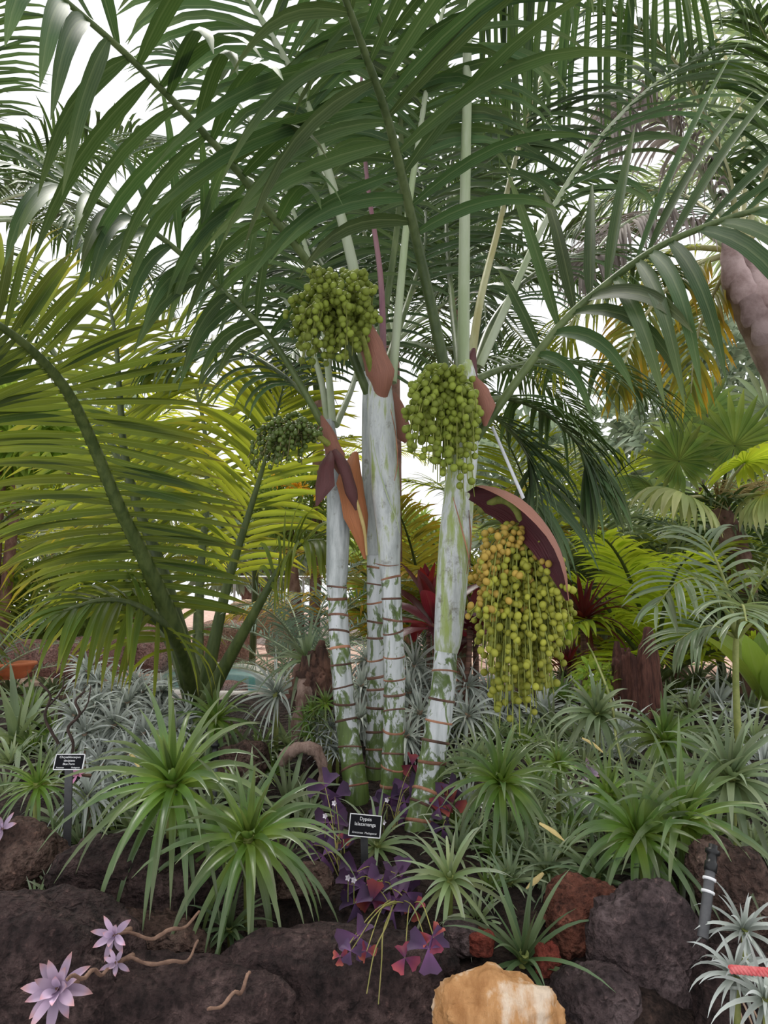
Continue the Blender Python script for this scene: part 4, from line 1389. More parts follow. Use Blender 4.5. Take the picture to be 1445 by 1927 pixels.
rosette('air_plant', 'small pale star-shaped air plant on the left boulder, upper of the two', 95, 1680, 42, 24, 'airgreen', 6, d=1.9, tilt=50, droop=(.1, .8), cat='air plant')
rosette('air_plant', 'small pale star-shaped air plant on the left boulder, lower of the two', 65, 1705, 46, 26, 'airgreen', 6, d=1.86, tilt=55, droop=(.1, .8), cat='air plant')
rosette('air_plant', 'silver grey air plant under the pink rope end', 1385, 1836, 58, 34, 'silver', 8, d=1.50, tilt=40, droop=(.3, 1.7), cat='air plant', sep=True)
rosette('air_plant', 'silver grey air plant on the reddish slab at right, above the rope', 1400, 1750, 60, 30, 'silver', 7, d=1.6, tilt=40, droop=(.3, 1.5), cat='air plant')
rosette('air_plant', 'silver grey air plant in the lower right corner', 1440, 1880, 70, 30, 'silver', 8, d=1.44, tilt=40, droop=(.3, 1.7), cat='air plant')
rosette('air_plant', 'narrow leaved plant growing behind the small sign at the trunks', 710, 1590, 95, 24, 'bromgrey', 7, d=2.2, tilt=25, droop=(.5, 2.2), sep=True)

LAND = {'the left sign': (131, 1434), 'the big left bromeliad': (325, 1478), 'the poolside bromeliad': (404, 1352), 'the curved log': (570, 1440),
        'the bromeliad left of oxalis': (468, 1578), 'the left lava boulder': (235, 1668), 'the left reddish slab': (35, 1625), 'the hollow driftwood': (558, 1330),
        'the sprinkler at left': (405, 1410), 'the terracotta bowl': (22, 1262), 'the stump': (1198, 1270), 'the ripe fruit tip': (965, 1380), 'the red scoria': (1100, 1735),
        'the banded sprinkler': (1340, 1600), 'the lowest right bromeliad': (1200, 1568), 'the pale succulent': (1108, 1455), 'the slender palm stem': (1386, 1320),
        'the leaning trunk foot': (790, 1600), 'the leaning trunk': (825, 1380), 'the straight trunk': (740, 1370), 'the leftmost trunk foot': (672, 1500), 'the leftmost trunk': (645, 1330),
        'the bromeliad below the stump': (1250, 1390), 'the right edge bromeliad': (1376, 1462), 'the small bromeliad by fruit': (1050, 1438), 'the glossy bromeliad below fruit': (938, 1470),
        'the half hidden trunk': (705, 1290)}
USED = set()
LOOK = {'silver': 'silver grey', 'bromgrey': 'grey green', 'airgreen': 'pale green', 'brom': 'green'}


def where(noun, mt, px, py):
    """a label of its own: look, then the side of the nearest landmark it stands on"""
    for nm, (lx, ly) in sorted(LAND.items(), key=lambda kv: (kv[1][0] - px) ** 2 + (kv[1][1] - py) ** 2):
        dx, dy = px - lx, py - ly
        r = math.hypot(dx, dy)
        if r < 12:
            continue
        a = math.degrees(math.atan2(-dy, dx)) % 360
        side = ['right of', 'above and right of', 'above', 'above and left of', 'left of', 'below and left of', 'below', 'below and right of'][int((a + 22.5) // 45) % 8]
        near = 'just' if r < 60 else ('a little' if r < 120 else 'well')
        lab = '%s %s %s %s %s' % (LOOK[mt], noun, near, side, nm)
        if lab not in USED:
            USED.add(lab)
            return lab
    return LOOK[mt] + ' ' + noun


# silver air plants with stems at the left
for k, (px, py, R, d) in enumerate([(165, 1262, 50, 3.4), (185, 1285, 50, 3.35), (250, 1285, 52, 3.4), (268, 1300, 46, 3.3), (305, 1300, 42, 3.4), (240, 1322, 56, 3.1), (180, 1325, 56, 3.1),
                                    (300, 1345, 54, 3.0), (215, 1365, 62, 2.85), (160, 1380, 58, 2.8), (270, 1380, 62, 2.75), (330, 1372, 52, 2.8), (355, 1345, 48, 2.95),
                                    (240, 1418, 62, 2.6), (190, 1440, 62, 2.5), (165, 1495, 58, 2.35), (140, 1345, 54, 2.95), (290, 1420, 56, 2.6), (215, 1300, 44, 3.3)]):
    rosette('air_plant', where('air plant', 'silver', px, py), px, py, R, 56, 'silver', 5.6, d=d, tilt=22, droop=(.5, 2.6), el=(85, -55), cat='air plant',
            group='silver air plants around the left sign', stemr=.008, stem='roots', curl=.4)
# small spiky plants by the leftmost trunk
for k, (px, py, mt) in enumerate([(590, 1335, 'brom'), (612, 1322, 'brom'), (575, 1355, 'brom'), (605, 1355, 'bromgrey'), (622, 1368, 'silver'), (600, 1382, 'silver'), (618, 1400, 'silver'), (635, 1412, 'silver'), (585, 1380, 'brom')]):
    rosette('air_plant', where('spiky little air plant', mt, px, py), px, py, 30, 30, mt, 4, d=2.72, tilt=30, droop=(.1, .6), cat='air plant', group='spiky air plants by the leftmost trunk')
# behind the trunks
for k, (px, py, d, R) in enumerate([(780, 1250, 3.4, 70), (770, 1300, 3.3, 70), (790, 1340, 3.1, 75), (765, 1385, 3.0, 70), (800, 1290, 3.4, 60), (680, 1290, 3.3, 60), (678, 1350, 3.1, 60), (690, 1240, 3.5, 55),
                                    (880, 1290, 3.3, 62), (880, 1345, 3.1, 66), (920, 1300, 3.5, 60), (960, 1320, 3.4, 60)]):
    rosette('air_plant', where('curly leaved air plant', 'silver', px, py), px, py, R, 50, 'silver', 5, d=d, tilt=20, droop=(.6, 2.6), el=(85, -50), cat='air plant',
            group='silver air plants behind the trunks', stemr=.008, stem='roots', curl=.5)
# the mass on the right slope
mass = [(880, 1395, 66), (930, 1395, 70), (985, 1405, 72), (1040, 1375, 66), (1085, 1395, 70), (1170, 1385, 66), (1200, 1345, 60), (1140, 1300, 50), (1055, 1320, 60), (1080, 1295, 52),
        (1300, 1345, 66), (1350, 1330, 62), (1410, 1345, 66), (1310, 1290, 56), (1280, 1255, 50), (1340, 1395, 60), (1420, 1400, 66), (1180, 1435, 70), (1240, 1460, 66), (1100, 1450, 62),
        (1010, 1470, 66), (990, 1520, 70), (1060, 1510, 66), (1100, 1545, 66), (1010, 1560, 70), (960, 1570, 66), (930, 1610, 66), (990, 1620, 62), (1060, 1600, 60), (880, 1520, 60), (870, 1455, 60),
        (1310, 1470, 66), (1330, 1580, 70), (1400, 1540, 66), (1420, 1600, 60), (1440, 1480, 66), (1240, 1620, 66), (1300, 1640, 60), (920, 1680, 60), (960, 1660, 56), (900, 1735, 50),
        (1020, 1345, 58), (1110, 1370, 60), (1230, 1330, 56), (1270, 1310, 56), (1370, 1300, 56), (1430, 1300, 60), (1380, 1370, 60), (1300, 1420, 62), (1200, 1500, 66), (1080, 1570, 60),
        (1150, 1600, 62), (1030, 1420, 60), (1130, 1420, 58), (1180, 1540, 60), (905, 1435, 60), (855, 1560, 56), (860, 1610, 56), (1270, 1500, 60), (1440, 1440, 60), (1030, 1640, 56), (1360, 1500, 60)]
for k, (px, py, R) in enumerate(mass):
    mt = ['bromgrey', 'airgreen', 'brom', 'bromgrey', 'airgreen', 'silver'][k % 6]
    rosette('air_plant', where('narrow leaved plant', mt, px, py), px, py, R * 1.1, 50, mt, 7, tilt=28,
            droop=(.4, 2.2), el=(84, -22), cat='air plant', group='narrow leaved plants carpeting the right slope', curl=.3, h=.02)
massL = [(20, 1310, 60), (60, 1330, 60), (100, 1310, 56), (50, 1365, 66), (100, 1390, 62), (20, 1440, 60), (100, 1440, 56), (350, 1410, 60), (380, 1440, 62), (440, 1430, 60), (490, 1420, 50),
         (430, 1500, 66), (390, 1530, 62), (200, 1540, 62), (250, 1560, 60), (560, 1580, 62), (530, 1640, 52), (400, 1620, 50), (10, 1500, 56), (510, 1460, 60), (300, 1570, 60), (150, 1590, 52),
         (350, 1590, 56), (580, 1540, 52), (470, 1520, 56), (60, 1410, 56)]
for k, (px, py, R) in enumerate(massL):
    mt = ['bromgrey', 'brom', 'airgreen'][k % 3]
    rosette('air_plant', where('narrow leaved plant', mt, px, py), px, py, R * 1.1, 46, mt, 7, tilt=28, droop=(.4, 2.2), el=(84, -22),
            cat='air plant', group='narrow leaved plants under the left bromeliads', curl=.3)

# ================================================================== purple oxalis
def pr_tri(t):
    return np.interp(t, [0, .5, .82, .93, 1], [.05, .62, 1, .95, .55])


def oxalis(label, foot, lst):
    f = G(*foot)
    t = thing('purple_oxalis', label, 'oxalis', f)
    for px, py, d, R, mt in lst:
        c = P(px, py, d)
        mb = MB()
        root = f + RNG.normal(0, .02, 3) * np.array([1, 1, .2])
        tube(mb, spline([root, (root + c) / 2 + np.array([0, -.02, .04]), c], 9), [.0018, .0012], 5)
        lf = part('leaf', mb, M['oxstalk'], t)
        Rw = Wd(R, d)
        tiltv = nrm(np.array([RNG.normal(0, .3), -1, RNG.uniform(.2, 1.0)]))
        X = nrm(np.cross(tiltv, UP))
        Y = np.cross(X, tiltv) * -1
        a0 = RNG.uniform(0, 6.28)
        az = a0 + np.array([0, 2.09, 4.19]) + RNG.normal(0, .12, 3)
        dv = (X * np.cos(az)[:, None] + Y * np.sin(az)[:, None]) - tiltv * .25
        b = leaves(np.repeat(c[None], 3, 0), dv, np.repeat(tiltv[None], 3, 0), Rw, Rw * 1.1, .5, 5, pr_tri, .55)
        emit(b, M[mt], t, lf, 'leaflet', 3)


oxalis('purple oxalis left of the small sign at the trunks', (640, 1640),
       [(612, 1482, 2.3, 34, 'oxalis'), (630, 1500, 2.3, 30, 'oxalis'), (620, 1548, 2.2, 34, 'oxalis'), (640, 1570, 2.2, 26, 'oxalis'), (608, 1610, 2.1, 34, 'oxalis'), (632, 1622, 2.1, 30, 'oxalis'), (645, 1580, 2.15, 14, 'oxpink'),
        (590, 1590, 2.15, 22, 'oxalis')])
oxalis('purple oxalis between the trunks behind the sign', (740, 1560),
       [(722, 1515, 2.42, 28, 'oxalis'), (735, 1500, 2.42, 24, 'oxalis'), (770, 1480, 2.5, 28, 'oxalis'), (762, 1510, 2.4, 28, 'oxalis'), (755, 1535, 2.38, 24, 'oxalis'), (775, 1440, 2.6, 22, 'oxpink')])
oxalis('purple oxalis spilling over the dark boulder below the sign', (700, 1680),
       [(672, 1640, 2.02, 34, 'oxalis'), (690, 1665, 1.98, 36, 'oxalis'), (735, 1660, 1.98, 36, 'oxalis'), (755, 1650, 2.0, 32, 'oxalis'), (668, 1700, 1.92, 32, 'oxalis'), (700, 1695, 1.92, 32, 'oxpink'),
        (745, 1690, 1.92, 36, 'oxalis'), (740, 1715, 1.88, 32, 'oxalis'), (720, 1675, 1.95, 30, 'oxalis'), (660, 1665, 1.98, 28, 'oxalis'), (765, 1680, 1.95, 26, 'oxalis'), (780, 1710, 1.9, 20, 'oxpink')])
oxalis('purple and pink oxalis leaves hanging low in front of the dark boulder', (760, 1700),
       [(672, 1762, 1.62, 36, 'oxalis'), (806, 1785, 1.55, 38, 'oxalis'), (816, 1764, 1.56, 24, 'oxpink'), (762, 1803, 1.55, 25, 'oxpink'), (660, 1790, 1.55, 20, 'oxalis'), (690, 1790, 1.56, 18, 'oxpink'), (640, 1800, 1.55, 14, 'oxpink')])
oxalis('purple oxalis right of the leaning trunk with a red wilted leaf', (848, 1560),
       [(845, 1478, 2.35, 26, 'oxalis'), (838, 1500, 2.33, 28, 'oxpink'), (852, 1512, 2.3, 24, 'oxpink'), (832, 1560, 2.25, 22, 'oxalis'), (826, 1520, 2.3, 20, 'oxalis')])
mb = MB()
c0 = P(735, 1725, 1.85)
tube(mb, spline([P(740, 1700, 1.9), P(728, 1740, 1.6), P(705, 1790, 1.55), P(690, 1870, 1.5)], 14), [.002, .0012], 5)
tube(mb, spline([P(742, 1700, 1.9), P(722, 1750, 1.6), P(718, 1810, 1.55), P(712, 1890, 1.5)], 14), [.002, .0012], 5)
solo('trailing_stems', mb, M['oxstalk'], 'two thin yellow stems trailing down the dark boulder', 'stem', c0)

# ================================================================== lilac succulents and vines
def succ(label, px, py, R, d, mt, n=16, tilt=60, group=None, W=.42):
    return rosette('rosette_succulent', label, px, py, R, n, mt, R * W * .85, d=d, tilt=tilt, el=(75, 5), droop=(.05, .3), sep=True, cat='succulent', gain=1.0, short=True, prof=pr_broad, fold=.3, stem='vine', inner=.5, group=group)


succ('large lilac rosette succulent on the lower left boulder', 108, 1862, 52, 1.47, 'ghost', 20, 55)
succ('lilac rosette succulent with one long upright leaf at the vine tip, upper left of center', 214, 1760, 34, 1.56, 'ghost', 11, 70)
succ('small lilac pink succulent at the end of the lower vine', 218, 1812, 26, 1.52, 'ghost', 8, 70)
succ('small pink succulent in front of the left sign', 146, 1458, 15, 2.2, 'ghostpink', 9, 60)
succ('tiny white succulent on the dark boulder left of center, right one of two', 454, 1804, 15, 1.7, 'ghostwhite', 8, 60)
succ('tiny pale succulent on the dark boulder left of center, left one of two', 428, 1826, 13, 1.68, 'ghostwhite', 7, 60)
succ('grey lilac succulent at the left edge of the wall', 4, 1560, 26, 1.9, 'ghost', 10, 60)
succ('pale grey succulent in the middle of the right slope', 1108, 1455, 24, 2.42, 'ghost', 9, 50)
for k, (pts, lab) in enumerate((([(222, 1758, 1.66), (270, 1762, 1.68), (310, 1758, 1.7), (345, 1742, 1.73), (375, 1720, 1.8)], 'bare brown vine leading to the upper lilac succulent'),
                                ([(226, 1812, 1.62), (260, 1805, 1.63), (310, 1815, 1.65), (350, 1805, 1.68), (372, 1775, 1.75)], 'bare brown vine leading to the lower lilac succulent'),
                                ([(470, 1830, 1.66), (455, 1860, 1.62), (430, 1880, 1.6), (390, 1905, 1.56)], 'bare rusty vine below the tiny white succulents'),
                                ([(125, 1845, 1.5), (170, 1832, 1.55), (205, 1828, 1.6)], 'bare brown vine leading to the large lilac rosette'))):
    C = spline(np.array([P(p[0], p[1], p[2] - .09) for p in pts]), 22)
    C[:, 2] += .006 * np.sin(np.linspace(0, 14, 22))
    mb = MB()
    tube(mb, C, [.0035, .0042, .003], 7, .15)
    solo('bare_vine', mb, M['vine'], lab, 'vine', C[0])
for k, (pts, lab) in enumerate((([(130, 1440, 2.45), (138, 1400, 2.45), (128, 1370, 2.45), (150, 1345, 2.45), (142, 1320, 2.45), (160, 1300, 2.45)], 'dark crooked twig rising above the left sign'),
                                ([(110, 1400, 2.6), (85, 1350, 2.6), (95, 1310, 2.6), (75, 1285, 2.6)], 'dark branching twig left of the silver air plants'))):
    C = spline(np.array([P(*p) for p in pts]), 20)
    mb = MB()
    tube(mb, C, [.006, .004], 6, .1)
    tube(mb, spline([C[9], C[9] + np.array([.05, 0, .06]), C[9] + np.array([.06, 0, .13])], 6), [.004, .002], 5, .1)
    solo('dry_twig', mb, M['twig'], lab, 'twig', C[0])
C = spline(np.array([P(*p) for p in [(1105, 1210, 3.2), (1120, 1240, 3.15), (1140, 1290, 3.0), (1152, 1330, 2.9), (1160, 1390, 2.7), (1175, 1450, 2.5)]]), 26)
mb = MB()
tube(mb, C, [.004, .006, .005], 6, .1)
solo('hanging_vine', mb, M['stemgreen'], 'thin green vine dangling in front of the stump, left of it', 'vine', C[-1])
mb = MB()
for k in range(5):
    x = 1380 + k * 12
    tube(mb, spline([P(x - 20, 1850 + k * 3, 1.62), P(x + 5, 1885, 1.58), P(x + 20 + k * 4, 1930, 1.55)], 9), [.0025, .002], 5)
solo('hanging_roots', mb, M['roots'], 'pale tangled roots hanging under the silver air plants at the lower right', 'root', P(1380, 1880, 1.6))

# ================================================================== plants of the middle distance
def stalked(label, px, py, d, leafs, name, cat, mat, stem, hgt_px, stem_r=.012):
    pass


# red ti plant behind the leaning trunk
c = P(800, 1195, 3.6)
t = rosette('ti_plant', 'dark red broad leaved plant behind the leaning ringed trunk', 820, 1175, 105, 16, 'ti', 36, d=3.5, tilt=12, el=(80, 0), droop=(.3, 1.3), sep=True, prof=pr_broad, fold=.3,
            cat='ti plant', stem='cane', stemr=.014)
rosette('ti_plant', 'upright bright red leaved shoot at the left side of the leaning crownshaft', 806, 1130, 60, 7, 'tired', 22, d=3.7, tilt=5, el=(88, 60), droop=(.05, .4), sep=True, prof=pr_broad, fold=.3,
        cat='ti plant', stem='cane')
rosette('ti_plant', 'dark red leaved plant hidden behind the ripe fruit bunch', 895, 1190, 75, 12, 'ti', 30, d=3.5, tilt=10, el=(80, 0), droop=(.3, 1.2), sep=True, prof=pr_broad, fold=.3, cat='ti plant', stem='cane', stemr=.012)
rosette('cordyline', 'dark purple spiky cordyline right of the ripe fruit bunch', 1098, 1160, 88, 44, 'ti', 10, d=4.6, tilt=8, el=(86, 0), droop=(.3, 1.6), sep=True, cat='cordyline', stem='cane', stemr=.02)
rosette('cordyline', 'small dark red cordyline low between fruit bunch and blue pool', 1070, 1250, 50, 18, 'ti', 9, d=4.2, tilt=8, el=(86, 10), droop=(.3, 1.4), cat='cordyline', stem='cane')
mb = MB()
C = spline([P(880, 1340, 3.25), P(874, 1290, 3.3), P(882, 1240, 3.35), P(884, 1180, 3.4)], 26)
tube(mb, C, [.016, .013] * 13, 9, .03)
solo('ringed_cane', mb, M['cane'], 'thin dark ringed cane standing between leaning trunk and fruit bunch', 'cane', C[0])
# yellow green succulent bush by the stump
c = P(1122, 1280, 3.6)
t = thing('succulent_bush', 'small yellow green succulent bush left of the stump', 'succulent', np.array([c[0], c[1], H(c[0], c[1])]))
blob(t, 'foliage', c, (.10, .09, .09), 170, .045, M and 'bushlime', W=.6)
# green-grey chamaedorea at the right
c = P(1386, 1190, 3.0)
f = P(1386, 1335, 3.0)
t = thing('bamboo_palm', 'slender palm with grey green leaves on one green stem at the right', 'palm', np.array([f[0], f[1], H(f[0], f[1]) - .02]))
mb = MB()
tube(mb, spline([np.array(t.location), f, P(1384, 1240, 3.0), c], 14), [.016, .014, .012], 9)
part('trunk', mb, M['stemgreen'], t)
for pts in ([(1386, 1200, 3.0), (1350, 1120, 2.9), (1310, 1090, 2.8), (1270, 1100, 2.75), (1235, 1140, 2.7)],
            [(1386, 1195, 3.0), (1368, 1110, 3.1), (1345, 1050, 3.2), (1320, 1010, 3.3), (1285, 1000, 3.4)],
            [(1388, 1195, 3.0), (1420, 1110, 2.9), (1460, 1070, 2.8), (1520, 1070, 2.7)],
            [(1386, 1200, 3.0), (1345, 1180, 3.0), (1310, 1185, 3.0), (1270, 1210, 3.0)],
            [(1388, 1200, 3.0), (1430, 1160, 2.9), (1480, 1150, 2.8), (1530, 1170, 2.7)],
            [(1386, 1200, 3.0), (1392, 1150, 2.7), (1398, 1140, 2.4), (1405, 1170, 2.2)]):
    frond(t, pts, 15, .28, .019, 52, nh=(0, -.5, 1), vee=18, droop=1.1, t0=.2, mat='greyp', pet='stemgreen', r=(.009, .003), sep=22, nseg=6)
# broad leaves at right edge
t = rosette('broad_leaf_plant', 'plant with broad glossy green leaves at the right edge', 1440, 1310, 120, 10, 'broad', 42, d=3.5, tilt=5, el=(86, 45), droop=(.2, .8), sep=True, prof=pr_blade, fold=.25, cat='shrub')
# feathery cycad beside the pool
for k, (lab, c, n, Lp, az, mt) in enumerate((
        ('low feathery cycad with fine leaflets overhanging the turquoise pool', P(575, 1250, 4.2), 9, .95, 60, 'cycad'),
        ('blue green cycad with upright leaves behind the leftmost trunk', P(545, 1230, 5.5), 11, 1.0, 0, 'cycad'),
        ('blue green shrub palm at the left edge behind the big leaf', P(-40, 1150, 5.2), 10, 1.2, 20, 'cycad'),
        ('silvery cycad between the straight and the leaning trunk', P(782, 1150, 6.0), 12, .8, 10, 'cycad'))):
    c[2] = min(c[2], H(c[0], c[1]) + .28)
    t = thing('cycad', lab, 'cycad', np.array([c[0], c[1], H(c[0], c[1]) - .02]))
    base = np.array([c[0], c[1], H(c[0], c[1])])
    mb = MB()
    lathe(mb, base - UP * .03, [(.0, 0), (.09, .0), (.10, .1), (.07, max(.12, c[2] - base[2] + .03)), (0, max(.13, c[2] - base[2] + .04))], 12)
    part('trunk', mb, M['barkbrown'], t)
    for i in range(n):
        pts = arch(c, az + i * 137.5, Lp, 70 - 55 * i / n, 70)
        frond(t, pts, 36, .17, .011, 62, nh=(0, 0, 1), vee=20, droop=.4, t0=.12, mat=mt, pet='petpale', r=(.008, .003), pts3d=True, nseg=3)

# ================================================================== fan palms at the right
def fan(t, hub, dirv, nv, R, n, mat, pet, foot, W=.06, droop=.9, spread=300, sep=True):
    dirv, nv = nrm(dirv), nrm(nv)
    S = nrm(np.cross(dirv, nv))
    nv = np.cross(S, dirv)
    mb = MB()
    tube(mb, spline([foot, (np.array(foot) + hub) / 2 + UP * .04, hub], 10), [.014, .009], 7)
    lf = part('frond', mb, M[pet], t)
    a = np.radians(np.linspace(-spread / 2, spread / 2, n))
    dv = dirv * np.cos(a)[:, None] + S * np.sin(a)[:, None] + nv * .12
    b = leaves(np.repeat(np.array(hub)[None], n, 0), dv, np.repeat(nv[None], n, 0), R * RNG.uniform(.9, 1.05, n) * (.85 + .15 * np.cos(a)), W, droop, 7, pr_fan, .45)
    emit(b, M[mat], t, lf, 'segment', n if sep else 0, 'segments')


cf = P(1352, 955, 5.2)
ff = P(1400, 1180, 5.2)
ff[2] = H(ff[0], ff[1]) - .03
F_ = thing('fan_palm', 'fan palm with red brown trunk and round pleated leaves at the right', 'palm', ff)
mb = MB()
tube(mb, spline([ff, P(1398, 1100, 5.2), P(1378, 1020, 5.2), cf], 16), [.11, .095, .10, .08], 14, .06)
part('trunk', mb, M['barkbrown'], F_)
for hub, dv, nv, R, mt, pe, dr, sp in (
        (P(1276, 868, 4.9), (-.3, 0, 1), (0, -1, .25), .38, 'fan', 'petleft', .25, 330),
        (P(1382, 838, 4.9), (.3, 0, 1), (-.1, -1, .3), .42, 'fan', 'petleft', .25, 330),
        (P(1292, 935, 4.6), (-.5, -.3, .2), (-.1, -.5, 1), .50, 'fanpale', 'petyellow', 2.3, 300),
        (P(1438, 930, 4.6), (.5, -.3, .2), (0, -.5, 1), .48, 'fanpale', 'petyellow', 2.3, 300),
        (P(1400, 872, 4.6), (.2, -.6, .3), (0, -.4, 1), .42, 'lime', 'petyellow', .9, 280),
        (P(1330, 780, 5.4), (-.1, .3, 1), (0, -1, .3), .45, 'fan', 'petleft', .5, 320),
        (P(1440, 770, 5.6), (.2, .2, 1), (-.2, -1, .3), .45, 'greyp', 'petpale', .8, 320),
        (P(1230, 920, 5.6), (-.8, .2, .3), (-.2, -.6, 1), .42, 'fan', 'petleft', 1.0, 300)):
    fan(F_, hub, dv, nv, R, 26, mt, pe, cf, W=.058, droop=dr, spread=sp)
mb = MB()
for k in range(90):
    b0 = cf + RNG.normal(0, .04, 3) + np.array([-.04 if k % 2 else .28, -.15, .12])
    tube(mb, spline([cf, (cf + b0) / 2 + UP * .05, b0, b0 + RNG.normal(0, .09, 3) + np.array([0, -.03, .0])], 6), [.004, .0025], 4)
part('flower_stalks', mb, M['straw'], F_, stuff=True)

# ================================================================== tall trunk with a grey crown at top right
tf = P(1560, 1150, 4.2)
tf[2] = H(tf[0], tf[1]) - .03
ctop = P(1385, 470, 4.0)
K = thing('tall_palm', 'tall palm with thick pinkish grey trunk at the upper right edge', 'palm', tf)
mb = MB()
tube(mb, spline([tf, P(1530, 850, 4.15), P(1455, 640, 4.1), P(1405, 540, 4.05), ctop], 30), [.15, .15, .15, .15, .13, .09], 18, .02)
part('trunk', mb, M['barkpink'], K)
for k, (px, py, w) in enumerate([(1400, 520, 40), (1420, 565, 44), (1440, 600, 44), (1385, 490, 40), (1430, 530, 44)]):
    pts = [(px + 6, py + 46, 3.88), (px, py + 20, 3.84), (px - 10, py - 12, 3.86), (px - 22, py - 36, 3.92)]
    part('leaf_base', boat(pts, [.07, .08, .06, .02], (-.4, -1, -.1), .35), M['barkpink'], K)
for pts, mt, n, L, dr, nh, w in (
        ([(1380, 460, 4.0), (1330, 340, 3.9), (1260, 240, 3.8), (1190, 190, 3.7), (1140, 260, 3.6)], 'dead', 70, .55, 2.6, (0, -.5, 1), .026),
        ([(1375, 470, 4.0), (1300, 420, 3.9), (1230, 400, 3.8), (1150, 440, 3.7), (1090, 520, 3.6)], 'dead', 56, .5, 2.6, (0, -.5, 1), .022),
        ([(1390, 450, 4.0), (1370, 330, 3.9), (1320, 200, 3.8), (1250, 90, 3.6), (1150, 20, 3.4)], 'palm_back', 40, .6, 1.6, (0, -.7, 1), .03),
        ([(1395, 450, 4.0), (1400, 300, 4.2), (1380, 150, 4.4), (1320, 30, 4.6), (1230, -40, 4.8)], 'greyp', 40, .7, 1.6, (0, -.7, 1), .03),
        ([(1400, 450, 4.0), (1440, 330, 3.8), (1470, 220, 3.6), (1460, 110, 3.3), (1420, 30, 3.0)], 'palm', 36, .6, 1.4, (0, -.7, 1), .032),
        ([(1380, 475, 4.0), (1310, 500, 4.0), (1240, 560, 3.95), (1190, 640, 3.9), (1160, 740, 3.9)], 'orange', 36, .42, 1.8, (0, -.6, 1), .026),
        ([(1385, 480, 4.1), (1340, 560, 4.2), (1310, 640, 4.2), (1300, 740, 4.2)], 'orange', 34, .45, 1.5, (-.5, -.6, 1), .026),
        ([(1380, 470, 4.1), (1280, 470, 4.3), (1170, 520, 4.5), (1080, 600, 4.6), (1040, 700, 4.7)], 'yellow', 40, .5, 1.8, (0, -.6, 1), .026),
        ([(1395, 460, 4.1), (1460, 420, 4.1), (1540, 440, 4.1)], 'left', 26, .5, 1.8, (0, -.6, 1), .03),
        ([(1390, 455, 4.2), (1340, 400, 4.6), (1260, 360, 5.0), (1160, 370, 5.3), (1080, 430, 5.5)], 'palm_back', 40, .6, 1.9, (0, -.6, 1), .028)):
    frond(K, pts, n, L, w, 60, nh=nh, vee=15, droop=dr, t0=.15, mat=mt, pet='petyellow' if mt != 'dead' else 'petpale', r=(.022, .004), nseg=5)

# ================================================================== feather palms of the background
bgp = [
    ('yellow backlit clump palm behind the big left leaf', P(160, 1040, 9.5), 3.2, 15, 'yellow', 5, 34),
    ('yellow backlit clump palm glimpsed left of the leftmost trunk', P(480, 1010, 10.0), 2.9, 13, 'yellow', 60, 34),
    ('bright green clump palm at the left edge of the garden', P(-120, 880, 7.0), 2.2, 12, 'left', 30, 34),
    ('bright lime palm low in the middle of the right background', P(1228, 1230, 5.0), 1.15, 12, 'lime', 10, 30),
    ('arching mid green palm in the right background behind the cordyline', P(1130, 1130, 7.0), 1.9, 14, 'greyp', 40, 36),
    ('olive clump palm between fruit bunch and fan palm', P(1050, 1000, 8.0), 2.6, 13, 'left', 75, 34),
    ('grey green palm behind the fan palm', P(1340, 1020, 8.0), 2.4, 13, 'greyp', 15, 34),
    ('dark palm filling the right edge behind the slender palm', P(1480, 1120, 6.0), 1.9, 12, 'palm_back', 50, 32),
    ('palm with yellowing fronds between the straight and leaning trunks', P(800, 1000, 7.0), 1.7, 11, 'orange', 20, 32),
    ('tall dark palm rising behind the ringed trunks', P(738, 650, 6.5), 2.4, 15, 'palm_back', 0, 34),
    ('tall dark palm rising behind the right fruit bunches', P(862, 560, 7.5), 2.6, 15, 'palm_back', 33, 34),
    ('tall dark palm rising behind the left fruit bunches', P(600, 520, 9.0), 2.2, 9, 'palm_back', 70, 34),
    ('tall palm far at the upper left', P(-60, 420, 6.5), 2.7, 15, 'palm_back', 90, 36),
    ('tall grey green palm far at the upper right', P(1460, 330, 8.0), 2.8, 14, 'greyp', 10, 34),
]
for lab, c, L, n, mt, az, nl in bgp:
    low = not lab.startswith('tall') and 'yellow backlit' not in lab
    feather_palm(lab, c, L * (1.3 if low else 1), n + (3 if low else 0), mt, pet='petleft' if mt in ('yellow', 'left', 'lime', 'orange') else 'petpale', az0=az, nl=nl + 10, W=.034,
                 lf=.25, el=(84, 25) if low else (80, 0), bend=(55, 100), tr=.07 if lab.startswith('tall') else .045, bark='barkbrown' if lab.startswith('tall') else 'petleft', r=(.024, .005), cap=.3 if low else None)

# ================================================================== far shrubs and trees
def shrub(label, px, py, d, rx, ry, n, size, mat, name='shrub', cat='shrub', W=.35, group=None, bark='barkbrown'):
    c = P(px, py, d)
    g = np.array([c[0], c[1], H(c[0], c[1]) - .03])
    t = thing(name, label, cat, g, group)
    mb = MB()
    for k in range(3):
        e = c + RNG.normal(0, .25, 3) * np.array([Wd(rx, d), Wd(rx, d) * .5, Wd(ry, d) * .4])
        tube(mb, spline([g, (g * .6 + e * .4) + RNG.normal(0, .03, 3), e], 8), [.012 * d, .006 * d], 7, .06)
    part('trunk', mb, M[bark], t)
    blob(t, 'foliage', c, (Wd(rx, d), Wd(rx, d) * .7, Wd(ry, d)), n, size, mat, W=W)


